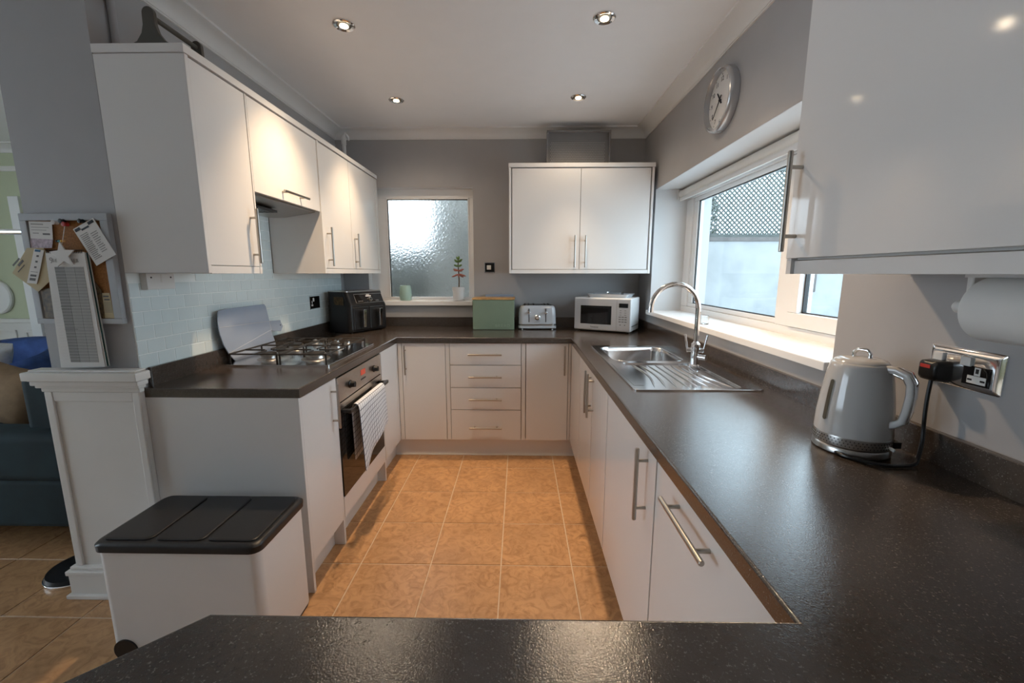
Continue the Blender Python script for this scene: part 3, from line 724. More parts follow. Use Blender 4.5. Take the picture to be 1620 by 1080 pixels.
# ------------------------------------------------------------------ downlights
def downlight(x, y, label, tilt=(0, 0), cone=84, power=1.0):
    t = thing('downlight', label, 'ceiling light', (x, y, ZC - .012), 'recessed ceiling downlights')
    B().lathe([(.048, 0), (.050, -.004), (.045, -.008), (.033, -.004), (.033, .0)], (x, y, ZC), 28).obj('bezel', 'chrome', t)
    B().lathe([(.031, -.0005), (.029, -.004), (.020, -.006)], (x, y, ZC), 24).obj('reflector', 'handle', t)
    B().lathe([(.020, -.0045), (.019, -.0085), (.003, -.0095)], (x, y, ZC), 24).obj('lamp_face', 'lamp', t)
    l = bpy.data.lights.new('lamp_beam', 'SPOT'); l.energy = SPOT * power; l.color = (1.0, .70, .43); l.spot_size = R(cone); l.spot_blend = 1.0; l.shadow_soft_size = .022
    o = bpy.data.objects.new('lamp_beam', l); COL.objects.link(o); o.rotation_euler = (R(tilt[1]), R(tilt[0]), 0); put(o, (x, y, ZC - .025), t)
    l = bpy.data.lights.new('lamp_spill', 'SPOT'); l.energy = SPILL; l.color = (1.0, .79, .57); l.spot_size = R(150); l.spot_blend = .8; l.shadow_soft_size = .02
    o = bpy.data.objects.new('lamp_spill', l); COL.objects.link(o); put(o, (x, y, ZC - .026), t)
downlight(-.818, 2.135, 'chrome recessed downlight over the hob end of the oven run', (9, 0), 80, .85)
downlight(.381, 2.100, 'chrome recessed downlight over the sink drainer', (-12, -14))
downlight(-.822, 2.985, 'small chrome recessed downlight near the obscure window corner', (9, -4), 74, .75)
downlight(.383, 2.960, 'small chrome recessed downlight in front of the back wall cabinet', (0, -8), 66, .8)

# ------------------------------------------------------------------ microwave with tray and dish
def rotz(c, deg): return Matrix.Translation(Vector(c)) @ Matrix.Rotation(R(deg), 4, 'Z')
mw_fl = (.437, 3.322, TZ); mm = rotz(mw_fl, -28)           # local x along the front, y into the depth
mw = thing('microwave', 'white microwave oven with a silver front and dark window in the corner', 'microwave', (.7, 3.3, TZ))
W_, D_, H_ = .447, .272, .266
B(mm).box(0, W_, .004, D_, .012, H_, .008, 3).obj('casing', 'appw', mw)
fr = B(mm).box(.006, W_ - .006, -.004, .006, .020, H_ - .010, .003).obj('front_panel', 'silver', mw)
B(mm).box(.055, .300, -.0055, -.002, .062, .205, .002).obj('door_window', 'blkgloss', fr)
B(mm).box(.3395, .3405, -.0052, -.002, .022, H_ - .012).obj('door_gap', 'dgrey', fr)
B(mm).box(.356, .424, -.006, -.002, .196, .228, .001).obj('display', 'blkgloss', fr)
for r_ in range(3):
    for c_ in range(2): B(mm).box(.362 + .036 * c_, .376 + .036 * c_, -.0055, -.003, .172 - .016 * r_, .1755 - .016 * r_).obj('key', 'ink', fr)
for r_ in range(3):
    for c_ in range(3): B(mm).box(.357 + .022 * c_, .374 + .022 * c_, -.0055, -.003, .122 - .018 * r_, .1285 - .018 * r_).obj('key', 'ink', fr)
for c_ in range(2): B(mm).box(.366 + .034 * c_, .374 + .034 * c_, -.0055, -.003, .062, .069).obj('key', 'ink', fr)
rt = mm.to_3x3() @ Vector((1, 0, 0)); text_mesh('lettering', 'Panasonic', .0165, 'navy', fr, frame_mtx(mm @ Vector((.170, -.0052, .040)), rt, (0, 0, 1)))
for (x, y) in ((.03, .04), (W_ - .03, .04), (.03, D_ - .03), (W_ - .03, D_ - .03)): B(mm).cyl((x, y, 0), (x, y, .014), .012, 12).obj('foot', 'blk', mw)
B(mm).box(W_ - .001, W_ + .002, .03, D_ - .03, .05, .056).obj('vent_slot', 'dgrey', mw)
ty_ = thing('baking_tray', 'pale grey oven tray lying on top of the microwave', 'tray', (.68, 3.32, TZ + H_))
tr_ = B(mm); tr_.loft([[(x, y, H_) for x, y in rr(.10, .395, .05, .24, .02)], [(x, y, H_ + .026) for x, y in rr(.08, .415, .035, .255, .03)], [(x, y, H_ + .026) for x, y in rr(.087, .408, .042, .248, .025)], [(x, y, H_ + .005) for x, y in rr(.105, .39, .055, .235, .02)]])
tr_.obj('tray_body', 'toaster', ty_)
gd = tag(B(mm).slab([rr(.22, .34, .09, .20, .02)], H_ + .006, H_ + .042).obj('glass_dish', 'jar'), 'small clear dish lying in the tray on the microwave', 'dish')

# ------------------------------------------------------------------ toaster
to = thing('toaster', 'pale grey four-slice toaster with two levers and a round dial', 'toaster', (.147, 3.46, TZ))
tx0, tx1, ty0, ty1 = -.006, .300, 3.365, 3.555
b = B(); rings = []
for z, e in ((.045, 0), (.06, .001), (.13, .003), (.17, .008), (.188, .016), (.196, .03)):
    rings.append([(x, y, TZ + z) for x, y in rr(tx0 + e, tx1 - e, ty0 + e, ty1 - e, .035 + e * .2, 6)])
b.loft(rings); b.obj('body', 'toaster', to, smooth=60)
B().slab([rr(tx0 - .002, tx1 + .002, ty0 - .002, ty1 + .002, .037, 6)], TZ + .010, TZ + .030).obj('base', 'toaster', to, bevel=.004)
B().slab([rr(tx0 + .003, tx1 - .003, ty0 + .003, ty1 - .003, .034, 6)], TZ + .030, TZ + .045).obj('chrome_band', 'steel', to)
for x in (tx0 + .085, tx1 - .085):
    b = B(); b.box(x - .003, x + .003, ty0 + .000, ty0 + .02, TZ + .060, TZ + .170); b.obj('lever_slot', 'blk', to)
    B().lathe([(.004, 0), (.004, -.018), (.010, -.02), (.010, -.028), (.006, -.030)], (x, ty0 + .004, TZ + .138), 16, 'y').obj('lever', 'chrome', to)
dl = B().lathe([(.022, .002), (.022, -.004), (.017, -.007), (.014, -.022), (.011, -.023)], (.147, ty0, TZ + .098), 20, 'y').obj('dial', 'chrome', to)
for k in range(3): B().lathe([(.0045, .004), (.0045, -.003), (.003, -.004)], (.128 + .019 * k, ty0 + .001, TZ + .064), 12, 'y').obj('button', 'steel', to)
for y in (3.405, 3.445, 3.485, 3.52): B().box(tx0 + .04, tx1 - .04, y - .008, y + .008, TZ + .194, TZ + .1975).obj('bread_slot', 'blk', to)
for x in (.04, .07, .11, .20, .23): B().box(x, x + .012, 3.40, 3.50, TZ + .196, TZ + .204, .002).obj('rack_wire', 'blkm', to)
for x in (tx0 + .03, tx1 - .03):
    for y in (ty0 + .02, ty1 - .03): B().cyl((x, y, TZ), (x, y, TZ + .012), .008, 12).obj('foot', 'chrome', to)

# ------------------------------------------------------------------ bread bin and tray behind
bb_ = thing('bread_bin', 'sage green bread bin with a bamboo lid below the window', 'bread bin', (-.207, 3.44, TZ))
B().box(-.376, -.040, 3.345, 3.530, TZ, TZ + .242, .006, 3).obj('body', 'sage', bb_)
B().box(-.379, -.037, 3.341, 3.534, TZ + .242, TZ + .256, .003).obj('lid', 'bamboo', bb_)
text_mesh('lettering', 'BREAD', .034, 'sagel', bb_, frame_mtx((-.135, 3.3447, TZ + .032), (1, 0, 0), (0, 0, 1)), .001, spacing=1.25)
tt = B(); tt.slab([rr(-.29, -.05, 3.545, 3.562, .006, 3)], TZ, TZ + .275)
tag(tt.obj('serving_tray', 'board', bevel=.004), 'blue-grey tray standing upright behind the bread bin', 'tray')

# ------------------------------------------------------------------ air fryer
af = thing('air_fryer', 'black double-drawer air fryer with chrome handles in the corner', 'air fryer', (-1.3, 3.28, TZ))
ang = math.degrees(math.atan2(.893, .45)); fm = rotz((-1.262, 3.075, TZ), ang)    # local x along the front, y into the depth
FW, FD, FH = .385, .245, .318
b = B(fm)
rings = []
for z, f in ((.006, .012), (.012, .004), (.04, 0), (.205, 0), (.215, .002), (.30, .040), (FH - .006, .046)):
    rings.append([(x, y, z) for x, y in rr(0 if z < .21 else .004, FW if z < .21 else FW - .004, f, FD, .03, 6)])
b.loft(rings); b.obj('body', 'blk', af, smooth=50)
B(fm).slab([rr(.005, FW - .005, .045, FD - .002, .03, 6)], FH - .008, FH).obj('top_trim', 'steel', af, bevel=.003)
# sloping control panel
nrm = Vector((0, -.088, .038)); sl = Vector((0, .038, .085)).normalized()
def pm(u, v, d=0):      # point on the sloping face
    n_ = Vector((0, -sl.z, sl.y)); p = Vector((u, .002, .215)) + sl * v + n_ * d; return p
b = B(fm); b.loft([[pm(.075, .012, 0), pm(FW - .03, .012, 0), pm(FW - .03, .083, 0), pm(.075, .083, 0)], [pm(.075, .012, .003), pm(FW - .03, .012, .003), pm(FW - .03, .083, .003), pm(.075, .083, .003)]])
cpn = b.obj('control_panel', 'blkgloss', af)
b = B(fm)
for (p, q) in (((.075, .012), (FW - .03, .012)), ((FW - .03, .012), (FW - .03, .083)), ((FW - .03, .083), (.075, .083)), ((.075, .083), (.075, .012))): b.cyl(pm(*p, .003), pm(*q, .003), .0018, 6)
b.obj('panel_border', 'steel', cpn)
n_ = Vector((0, -sl.z, sl.y))
kb = B(fm); kb.tube([pm(.215, .036, .002), pm(.215, .036, .012), pm(.215, .036, .018), pm(.215, .036, .019)], [.018, .018, .015, .010], 20); ko = kb.obj('dial', 'steel', cpn)
kb = B(fm); kb.tube([pm(.215, .036, .018), pm(.215, .036, .0205)], [.011, .010], 18); kb.obj('dial_face', 'blk', ko)
b = B(fm); b.loft([[pm(.185, .062, .003), pm(.240, .062, .003), pm(.240, .069, .003), pm(.185, .069, .003)], [pm(.185, .062, .004), pm(.240, .062, .004), pm(.240, .069, .004), pm(.185, .069, .004)]]); b.obj('display', 'appw', cpn)
for u in (.10, .117, .134, .275, .292):
    b = B(fm); b.loft([[pm(u, .022, .003), pm(u + .009, .022, .003), pm(u + .009, .030, .003), pm(u, .030, .003)], [pm(u, .022, .0036), pm(u + .009, .022, .0036), pm(u + .009, .030, .0036), pm(u, .030, .0036)]]); b.obj('key', 'ink', cpn)
rt = fm.to_3x3() @ Vector((1, 0, 0)); upv = fm.to_3x3() @ sl
text_mesh('lettering', 'NINJA', .012, 'appw', cpn, frame_mtx(fm @ pm(.212, .0775, .0034), rt, upv))
for u0 in (.030, .192):
    dw = B(fm).box(u0, u0 + .150, -.006, .01, .022, .198, .008, 3).obj('drawer', 'blk', af)
    hb_ = B(fm); u = u0 + .075
    hb_.loft([[(u - .016, -.006, .175), (u + .016, -.006, .175), (u + .016, -.006, .150), (u - .016, -.006, .150)], [(u - .015, -.050, .178), (u + .015, -.050, .178), (u + .015, -.047, .160), (u - .015, -.047, .160)]])
    hb_.loft([[(u - .015, -.053, .180), (u + .015, -.053, .180), (u + .015, -.036, .174), (u - .015, -.036, .174)], [(u - .012, -.044, .045), (u + .012, -.044, .045), (u + .012, -.034, .045), (u - .012, -.034, .045)]])
    hb_.obj('handle', 'chrome', dw, bevel=.002)
b = B(fm); b.box(-.001, .001, .06, .16, .215, .275, .0); b.obj('side_label', 'photo', af)
for (x, y) in ((.04, .04), (FW - .04, .04), (.04, FD - .04), (FW - .04, FD - .04)): B(fm).cyl((x, y, 0), (x, y, .008), .012, 10).obj('foot', 'blk', af)

# sockets on the walls
def socket_plate(name, label, plane, pos, w_, h_, m='chrome'):
    return thing(name, label, 'socket', pos)
s1 = thing('wall_socket', 'black-faced chrome socket on the tiles beside the air fryer', 'socket', (XL + .008, 3.02, 1.15))
B().box(XL + .006, XL + .014, 2.96, 3.10, 1.108, 1.196, .002).obj('plate', 'blkgloss', s1); 
B().box(XL + .006, XL + .012, 2.955, 2.962, 1.104, 1.20).obj('plate_edge', 'chrome', s1)
B().box(XL + .012, XL + .018, 2.995, 3.012, 1.16, 1.185, .002).obj('switch', 'wplas', s1)
b = B().box(XL + .013, XL + .0155, 2.978, 2.986, 1.145, 1.165); b.box(XL + .013, XL + .0155, 2.970, 2.994, 1.128, 1.140); b.obj('socket_face', 'wplas', s1)
s2 = thing('wall_switch', 'small square chrome fused switch on the back wall beside the window', 'switch', (-.25, YB, 1.41))
B().box(-.297, -.207, YB - .006, YB, 1.365, 1.453, .002).obj('plate', 'chrome', s2)
B().box(-.290, -.213, YB - .0075, YB - .004, 1.373, 1.446).obj('insert', 'blkgloss', s2)
B().box(-.276, -.240, YB - .012, YB - .006, 1.392, 1.428, .002).obj('switch', 'wplas', s2)
s3 = thing('wall_socket', 'white twin-screw socket plate under the wall cabinet by the pier', 'socket', (XL, 1.72, 1.33))
pl3 = B().box(XL + .006, XL + .034, 1.640, 1.775, 1.297, 1.361, .003).obj('plate', 'wplas', s3)
for y in (1.660, 1.755): B().cyl((XL + .033, y, 1.345), (XL + .0355, y, 1.345), .0035, 10).obj('screw', 'dgrey', pl3)
B().box(XL + .033, XL + .0347, 1.704, 1.711, 1.325, 1.358).obj('divider', 'carc', pl3)

s4 = thing('wall_socket', 'chrome double socket on the grey wall behind the kettle', 'socket', (XR, .94, 1.15))
X = XR; b = B(); b.loft([[(X, y, z) for y, z in rr(.862, 1.022, 1.104, 1.194, .004, 2)], [(X - .004, y, z) for y, z in rr(.862, 1.022, 1.104, 1.194, .004, 2)], [(X - .011, y, z) for y, z in rr(.874, 1.010, 1.116, 1.182, .004, 2)]])
p4 = b.obj('plate', 'chrome', s4)
B().box(X - .0125, X - .010, .880, .935, 1.118, 1.160).obj('insert', 'blkgloss', p4)
for y in (.992, .930): B().box(X - .017, X - .010, y - .011, y + .011, 1.158, 1.178, .002).obj('switch', 'wplas', p4)
b = B()
b.box(X - .0135, X - .0115, .899, .911, 1.140, 1.158); b.box(X - .0135, X - .0115, .886, .924, 1.122, 1.139); b.obj('socket_face', 'wplas', p4)
for (y, z, w_, h_) in ((.905, 1.150, .003, .005), (.892, 1.130, .0045, .002), (.918, 1.130, .0045, .002)): B().box(X - .0142, X - .0132, y - w_, y + w_, z - h_, z + h_).obj('pin_hole', 'blk', p4)
pg = thing('plug', 'black three-pin plug with a red label and cable to the kettle', 'plug', (XR - .03, .985, 1.11))
b = B(); b.loft([[(X - .011, y, z) for y, z in rr(.958, 1.012, 1.108, 1.160, .012, 4)], [(X - .040, y, z) for y, z in rr(.962, 1.010, 1.112, 1.158, .012, 4)], [(X - .046, y, z) for y, z in rr(.970, 1.002, 1.120, 1.150, .012, 4)]])
b.obj('plug_body', 'blk', pg, smooth=50)
B().box(X - .0470, X - .0445, .976, 1.000, 1.141, 1.149).obj('label', 'red', pg)
cab = [(X - .03, .985, 1.112), (X - .032, .985, 1.07), (X - .034, .982, 1.02), (X - .042, .970, .965), (X - .06, .955, .928), (.93, .940, .9165), (.88, .935, .915), (.838, .955, .915), (.808, .985, .916), (.80, 1.01, .917)]
sm = []
for i in range(len(cab) - 1):
    p0 = Vector(cab[max(i - 1, 0)]); p1 = Vector(cab[i]); p2 = Vector(cab[i + 1]); p3 = Vector(cab[min(i + 2, len(cab) - 1)])
    for k in range(5):
        t = k / 5; sm.append(.5 * ((2 * p1) + (p2 - p0) * t + (2 * p0 - 5 * p1 + 4 * p2 - p3) * t * t + (3 * p1 - p0 - 3 * p2 + p3) * t ** 3))
sm.append(Vector(cab[-1])); B().tube(sm, .0042, 8).obj('cable', 'blk', pg)

# ------------------------------------------------------------------ kettle
kx, ky = .868, 1.052
KT_SCALE = (.885, .885, .93)
kt = thing('kettle', 'grey electric kettle with chrome handle and water gauge on the worktop', 'kettle', (kx, ky, TZ))
B().lathe([(.088, 0), (.093, .004), (.093, .016), (.088, .022)], (kx, ky, TZ), 36).obj('power_base', 'steel', kt)
B().lathe([(.091, .022), (.094, .026), (.093, .050), (.092, .052)], (kx, ky, TZ), 40).obj('perforated_band', 'steel', kt)
b = B()
for k in range(64):
    a = 2 * math.pi * k / 64
    for r_ in range(3):
        aa = a + (r_ % 2) * math.pi / 64; p = Vector((kx + .0938 * math.cos(aa), ky + .0938 * math.sin(aa), TZ + .031 + .007 * r_)); nn = Vector((math.cos(aa), math.sin(aa), 0))
        b.cyl(p - nn * .002, p + nn * .0006, .0016, 5)
o = b.obj('band_holes', 'dgrey', kt); o['kind'] = 'stuff'
B().lathe([(.092, .052), (.0925, .06), (.091, .10), (.086, .15), (.079, .20), (.072, .235), (.069, .244), (.064, .248)], (kx, ky, TZ), 44).obj('body', 'kettle', kt, smooth=60)
ld = B().lathe([(.064, .2475), (.060, .254), (.045, .259), (.004, .262)], (kx, ky, TZ), 36).obj('lid', 'kettle', kt, smooth=60)
hd = Vector((.42, -.91, 0)).normalized(); sdv = Vector((-hd.y, hd.x, 0)); C0 = Vector((kx, ky, TZ))
def hp(r_, z, s=0): return C0 + hd * r_ + sdv * s + Vector((0, 0, z))
B().tube([hp(-.020, .257), hp(-.020, .272), hp(-.012, .281), hp(.012, .281), hp(.020, .272), hp(.020, .257)], .0052, 10).obj('lid_loop', 'chrome', ld)
def strap(path, w_, t_, name, m):
    b = B(); rings = []
    for i, (r_, z) in enumerate(path):
        r0, z0 = path[max(i - 1, 0)]; r1, z1 = path[min(i + 1, len(path) - 1)]
        tx_, tz_ = r1 - r0, z1 - z0; l_ = math.hypot(tx_, tz_); nx, nz = -tz_ / l_, tx_ / l_
        rings.append([hp(r_ + nx * a_ * t_, z + nz * a_ * t_, s_ * w_) for a_, s_ in ((1, -.7), (1, .7), (.5, 1), (-.5, 1), (-1, .7), (-1, -.7), (-.5, -1), (.5, -1))])
    b.loft(rings); return b.obj(name, m, kt, smooth=60)
hpth = [(.055, .238), (.085, .240), (.108, .232), (.120, .212), (.122, .18), (.119, .14), (.113, .112), (.098, .100), (.082, .092)]
strap(hpth, .013, .0095, 'handle', 'kettle')
strap([(r_ - .004, z - .0095 * (1 if i < 3 else .3)) for i, (r_, z) in enumerate(hpth[1:7])], .0095, .004, 'handle_inlay', 'chrome')
strap([(r_ + .005, z + .004) for r_, z in hpth[:7]], .0085, .0065, 'handle_grip', 'chrome')
ga = R(186)
b = B()
for (t_, m_, w0, nm) in ((.0, 'steel', .0085, 'gauge_frame'), (.0008, 'gauge', .0058, 'water_gauge')):
    b = B(); rings = []
    zz = [.088, .092, .12, .15, .18, .196, .200]
    for i, z in enumerate(zz):
        rad = (.091 - .005 * (z - .10) / .05 if z < .15 else .086 - .007 * (z - .15) / .05) + .0008 + t_; ww = w0 * (.45 if i in (0, len(zz) - 1) else 1)
        da = ww / rad; rings.append([(kx + (rad + q) * math.cos(ga + a_), ky + (rad + q) * math.sin(ga + a_), TZ + z) for a_, q in ((-da, -.004), (-da, 0), (0, .0008), (da, 0), (da, -.004))])
    b.loft(rings); b.obj(nm, m_, kt)
B().cyl(hp(.085, .036), hp(.105, .030), .005, 10).obj('switch', 'wplas', kt); B().box(kx + .06, kx + .08, ky - .075, ky - .055, TZ + .028, TZ + .045).obj('switch_recess', 'blk', kt)

kt.scale = KT_SCALE

# ------------------------------------------------------------------ kitchen roll under the cabinet
kr = thing('kitchen_roll', 'white kitchen paper roll hanging below the large wall cabinet', 'kitchen roll', (.885, .68, 1.24))
B().lathe([(.020, .56), (.058, .562), (.060, .566), (.060, .796), (.058, .80), (.020, .80)], (.884, 0, 1.296), 40, 'y').obj('paper', 'roll', kr, smooth=50)
B().lathe([(.018, .555), (.0195, .557), (.0195, .803), (.018, .805)], (.884, 0, 1.296), 20, 'y').obj('core', 'bamboo', kr)
kh = thing('roll_holder', 'white under-cabinet bracket carrying the kitchen roll', 'roll holder', (.885, .68, 1.27))
for y0, y1 in ((.822, .834), (.536, .548)):
    B().prism([(.868, 1.3605), (.900, 1.3605), (.897, 1.298), (.890, 1.280), (.878, 1.280), (.871, 1.298)], 'y', y0, y1).obj('arm', 'wplas', kh, bevel=.003)
B().box(.86, .91, .54, .83, 1.354, 1.3605).obj('top_rail', 'wplas', kh)
B().lathe([(.008, .50), (.012, .505), (.012, .535), (.007, .54), (.007, .835), (.010, .84), (.013, .846), (.013, .856), (.008, .862)], (.884, 0, 1.296), 18, 'y').obj('spindle', 'wplas', kh)

# ------------------------------------------------------------------ wall clock
ck = thing('wall_clock', 'round silver wall clock with a plain dial above the window', 'clock', (XR, 2.25, 2.08))
cy0, cz0, cr_ = 2.245, 2.205, .150
B().lathe([(cr_ * .985, 0), (cr_, -.006), (cr_, -.030), (cr_ * .97, -.042), (cr_ * .90, -.046), (cr_ * .875, -.040), (cr_ * .865, -.018)], (XR, cy0, cz0), 56, 'x').obj('rim', 'clockr', ck, smooth=50)
df = B().lathe([(cr_ * .87, -.010), (cr_ * .865, -.019), (.004, -.0195)], (XR, cy0, cz0), 48, 'x').obj('dial', 'clockf', ck)
def cpnt(a_deg, r_, d_=-.0215): a = R(a_deg); return (XR + d_, cy0 - r_ * math.sin(a), cz0 + r_ * math.cos(a))   # clockwise as seen from the room
for h in range(12):
    p = cpnt(30 * h, .098, -.0198)
    text_mesh('numeral', str(12 if h == 0 else h), .030, 'navy', df, frame_mtx(p, (0, -1, 0), (0, 0, 1)), .0003)
for k in range(60):
    if k % 5 == 0: B().cyl(cpnt(6 * k, .116, -.0202), cpnt(6 * k, .122, -.0202), .0012, 5).obj('minute_mark', 'navy', df)
B().tube([cpnt(322, -.02, -.024), cpnt(322, .052, -.024)], [.0042, .003], 6).obj('hour_hand', 'navy', ck)
B().tube([cpnt(222, -.025, -.027), cpnt(222, .095, -.027)], [.003, .0018], 6).obj('minute_hand', 'navy', ck)
B().lathe([(.006, -.019), (.006, -.030), (.003, -.031)], (XR, cy0, cz0), 14, 'x').obj('hub', 'navy', ck)

# ------------------------------------------------------------------ mug and plant on the back sill
SZ = 1.128
tag(B().lathe([(.040, 0), (.047, .006), (.052, .05), (.049, .10), (.044, .128), (.041, .130), (.038, .126), (.042, .05), (.03, .008)], (-.985, 3.615, SZ), 32).obj('candle_pot', 'mint'), 'mint green tapered ceramic pot on the obscure window sill', 'pot')
pp = thing('potted_succulent', 'small succulent on a bare stem in a white pot on the sill', 'potted plant', (-.525, 3.612, SZ))
B().lathe([(.048, 0), (.054, .004), (.054, .008), (.046, .009)], (-.525, 3.612, SZ), 28).obj('saucer', 'pot', pp)
B().lathe([(.040, .009), (.043, .012), (.055, .112), (.057, .116), (.053, .117), (.049, .10), (.004, .098)], (-.525, 3.612, SZ), 32).obj('pot', 'pot', pp)
B().lathe([(.049, .099), (.045, .103), (.004, .105)], (-.525, 3.612, SZ), 20).obj('soil', 'soil', pp)
stp = [(-.520, 3.612, SZ + .10), (-.517, 3.612, SZ + .17), (-.520, 3.613, SZ + .24), (-.523, 3.612, SZ + .31), (-.520, 3.612, SZ + .345)]
B().tube(stp, [.006, .0055, .005, .0045, .003], 8).obj('stem', 'stem', pp)
def succ(z, n, ln, el, m):
    for k in range(n):
        a = 2 * math.pi * k / n + random.uniform(-.2, .2); e = R(el + random.uniform(-12, 12)); d_ = Vector((math.cos(a) * math.cos(e), .7 * math.sin(a) * math.cos(e), math.sin(e)))
        p = Vector((-.521, 3.612, SZ + z)); l_ = ln * random.uniform(.8, 1.1); B().tube([p, p + d_ * l_ * .35, p + d_ * l_ * .75, p + d_ * l_], [.003, .008, .0075, .001], 7).obj('leaf', m, pp, smooth=60)
succ(.225, 8, .062, -18, 'leafp'); succ(.255, 7, .050, 10, 'leafp'); succ(.29, 7, .042, 20, 'leaf'); succ(.325, 8, .045, 30, 'leaf'); succ(.345, 5, .035, 62, 'leaf')

# ------------------------------------------------------------------ tray on top of the back cabinet
vt = thing('serving_tray', 'grey serving tray with a patterned base and handle slots standing on the back cabinet', 'tray', (.45, 3.42, UZ1))
x0, x1, z0, z1, ya, yb = .207, .692, UZ1, 2.432, 3.385, 3.43
b = B(); b.box(x0, x1, yb - .004, yb + .004, z0, z1); b.obj('base', 'traygrey', vt)
b = B(); b.box(x0, x1, ya, yb, z1 - .010, z1); b.obj('rim', 'traygrey', vt, bevel=.002)
for xs in (x0, x1 - .010):
    zA = (z0 + z1) / 2 - .035
    b = B(); b.box(xs, xs + .010, ya, yb, z0, zA); b.box(xs, xs + .010, ya, yb, zA + .08, z1); b.box(xs, xs + .010, ya, ya + .012, zA, zA + .08); b.box(xs, xs + .010, yb - .012, yb, zA, zA + .08)
    b.obj('handle_side', 'traygrey', vt)
B().box(x0 + .010, x1 - .010, yb - .007, yb - .004, z1 - .062, z1 - .010).obj('upper_band', 'traygrey', vt)
pt = B()
nx_, nz_ = 34, 16
for i in range(nx_):
    for j in range(nz_):
        px = x0 + .034 + (x1 - x0 - .068) * (i + (.5 if j % 2 else 0)) / nx_; pz = z0 + .006 + (.205) * j / nz_
        pt.loft([[(px - .005, yb - .0045, pz), (px, yb - .0045, pz + .006), (px + .005, yb - .0045, pz), (px, yb - .0045, pz - .006)], [(px - .004, yb - .0062, pz), (px, yb - .0062, pz + .005), (px + .004, yb - .0062, pz), (px, yb - .0062, pz - .005)]])
o = pt.obj('diamond_pattern', 'traypat', vt, smooth=0); o['kind'] = 'stuff'

# pipe in the corner and pipe by the pier
pi_ = thing('corner_pipe', 'short white pipe rising from the wall cabinets into the cornice', 'pipe', (-1.385, 3.50, UZ1))
B().cyl((-1.385, 3.47, UZ1), (-1.385, 3.47, 2.375), .015, 14).obj('pipe', 'wplas', pi_)
B().tube([(-1.385, 3.47, 2.36), (-1.385, 3.47, 2.42), (-1.375, 3.478, 2.447), (-1.355, 3.485, 2.42), (-1.350, 3.487, 2.395)], [.019, .019, .016, .009, .005], 12).obj('elbow', 'wplas', pi_)
tag(B().cyl((XL + .014, 1.672, UZ1), (XL + .014, 1.672, ZC), .012, 16).obj('boxed_pipe', 'wall'), 'thin painted pipe running up the wall above the cabinet beside the pier', 'pipe')

# ------------------------------------------------------------------ rod stand on the left cabinets
rs = thing('rod_stand', 'dark taupe stand with two flared ends and a rod on the wall cabinets', 'stand', (-1.31, 1.73, UZ1))
def bell(cx): 
    pr_ = [(.085, 0), (.085, .006), (.050, .022), (.030, .048), (.022, .075), (.021, .110)]
    top = [(.021 * math.cos(R(a)), .112 + .021 * math.sin(R(a))) for a in range(10, 171, 20)]
    right = [(cx + x, UZ1 + z) for x, z in pr_]; left = [(cx - x, UZ1 + z) for x, z in reversed(pr_)]
    return right + [(cx + x, UZ1 + z) for x, z in top] + left
for y in (1.612, 1.835): B().prism(bell(-1.312), 'y', y, y + .016).obj('end_bracket', 'rackgrey', rs, bevel=.002)
B().cyl((-1.312, 1.626, UZ1 + .108), (-1.312, 1.837, UZ1 + .108), .009, 12).obj('rod', 'rackgrey', rs)

# ------------------------------------------------------------------ chopping board leaning on the tiles
pts = [(2.005, 1.180), (1.990, 1.13), (1.990, 1.07), (2.005, 1.01), (2.035, .955), (2.075, .912), (2.43, .912), (2.432, .955), (2.41, 1.028), (2.505, 1.012), (2.535, 1.040), (2.520, 1.062), (2.515, 1.080), (2.405, 1.085), (2.392, 1.172), (2.380, 1.186), (2.05, 1.186)]
def lean(y, z, off=0): return (-1.468 + (1.19 - z) * .06 + off, y, z)
cb = thing('chopping_board', 'blue-grey folding chopping board with a short handle leaning on the tiles', 'chopping board', (-1.46, 2.2, .912))
b = B(); b.loft([[lean(y, z, -.006) for y, z in pts], [lean(y, z, 0) for y, z in pts]]); b.obj('board', 'board', cb, bevel=.0015)
for p, q in (((1.995, 1.10), (2.41, 1.085)), ((2.03, .965), (2.415, 1.035)), ((2.40, 1.085), (2.41, 1.03))):
    b = B(); b.tube([lean(*p, .0002), lean(*q, .0002)], .0011, 6); b.obj('fold_line', 'toaster', cb)
B().cyl(lean(2.505, 1.05, -.002), lean(2.505, 1.05, .002), .004, 10).obj('rivet', 'chrome', cb)

# ------------------------------------------------------------------ recycling bin
rb = thing('recycling_bin', 'three-compartment recycling bin with a pale body and black lids', 'bin', (-1.15, 1.39, 0))
bx0, bx1, by0, by1 = -1.425, -.872, 1.245, 1.548
b = B(); b.loft([[(x, y, z) for x, y in rr(bx0, bx1, by0, by1, .03, 5)] for z in (.012, .44)]); b.obj('body', 'binw', rb, smooth=50)
b = B(); b.loft([[(x, y, z) for x, y in rr(bx0 + .003, bx1 - .003, by0 + .003, by1 - .003, .03, 5)] for z in (0, .013)]); b.obj('base_rim', 'blk', rb)
b = B(); rings = []
for e, z in ((.010, .436), (-.008, .440), (-.009, .462), (-.002, .470), (.008, .472)): rings.append([(x, y, z) for x, y in rr(bx0 + e, bx1 - e, by0 + e, by1 - e, .035, 5)])
b.loft(rings); b.obj('lid_frame', 'binlid', rb, smooth=50)
lw = (bx1 - bx0 - .016) / 3
for k in range(3):
    xa = bx0 + .008 + lw * k + .005; xb = xa + lw - .010
    b = B(); b.loft([[(x, y, z) for x, y in rr(xa + e, xb - e, by0 + .014 + e, by1 - .010 - e, .022, 5)] for e, z in ((0, .470), (0, .476), (.005, .4795))]); b.obj('lid', 'binlid', rb, smooth=50)
b = B(); b.lathe([(.042, -.001), (.042, .006), (.036, .008)], (bx0 + .054, by0 - .004, .060), 28, 'y')
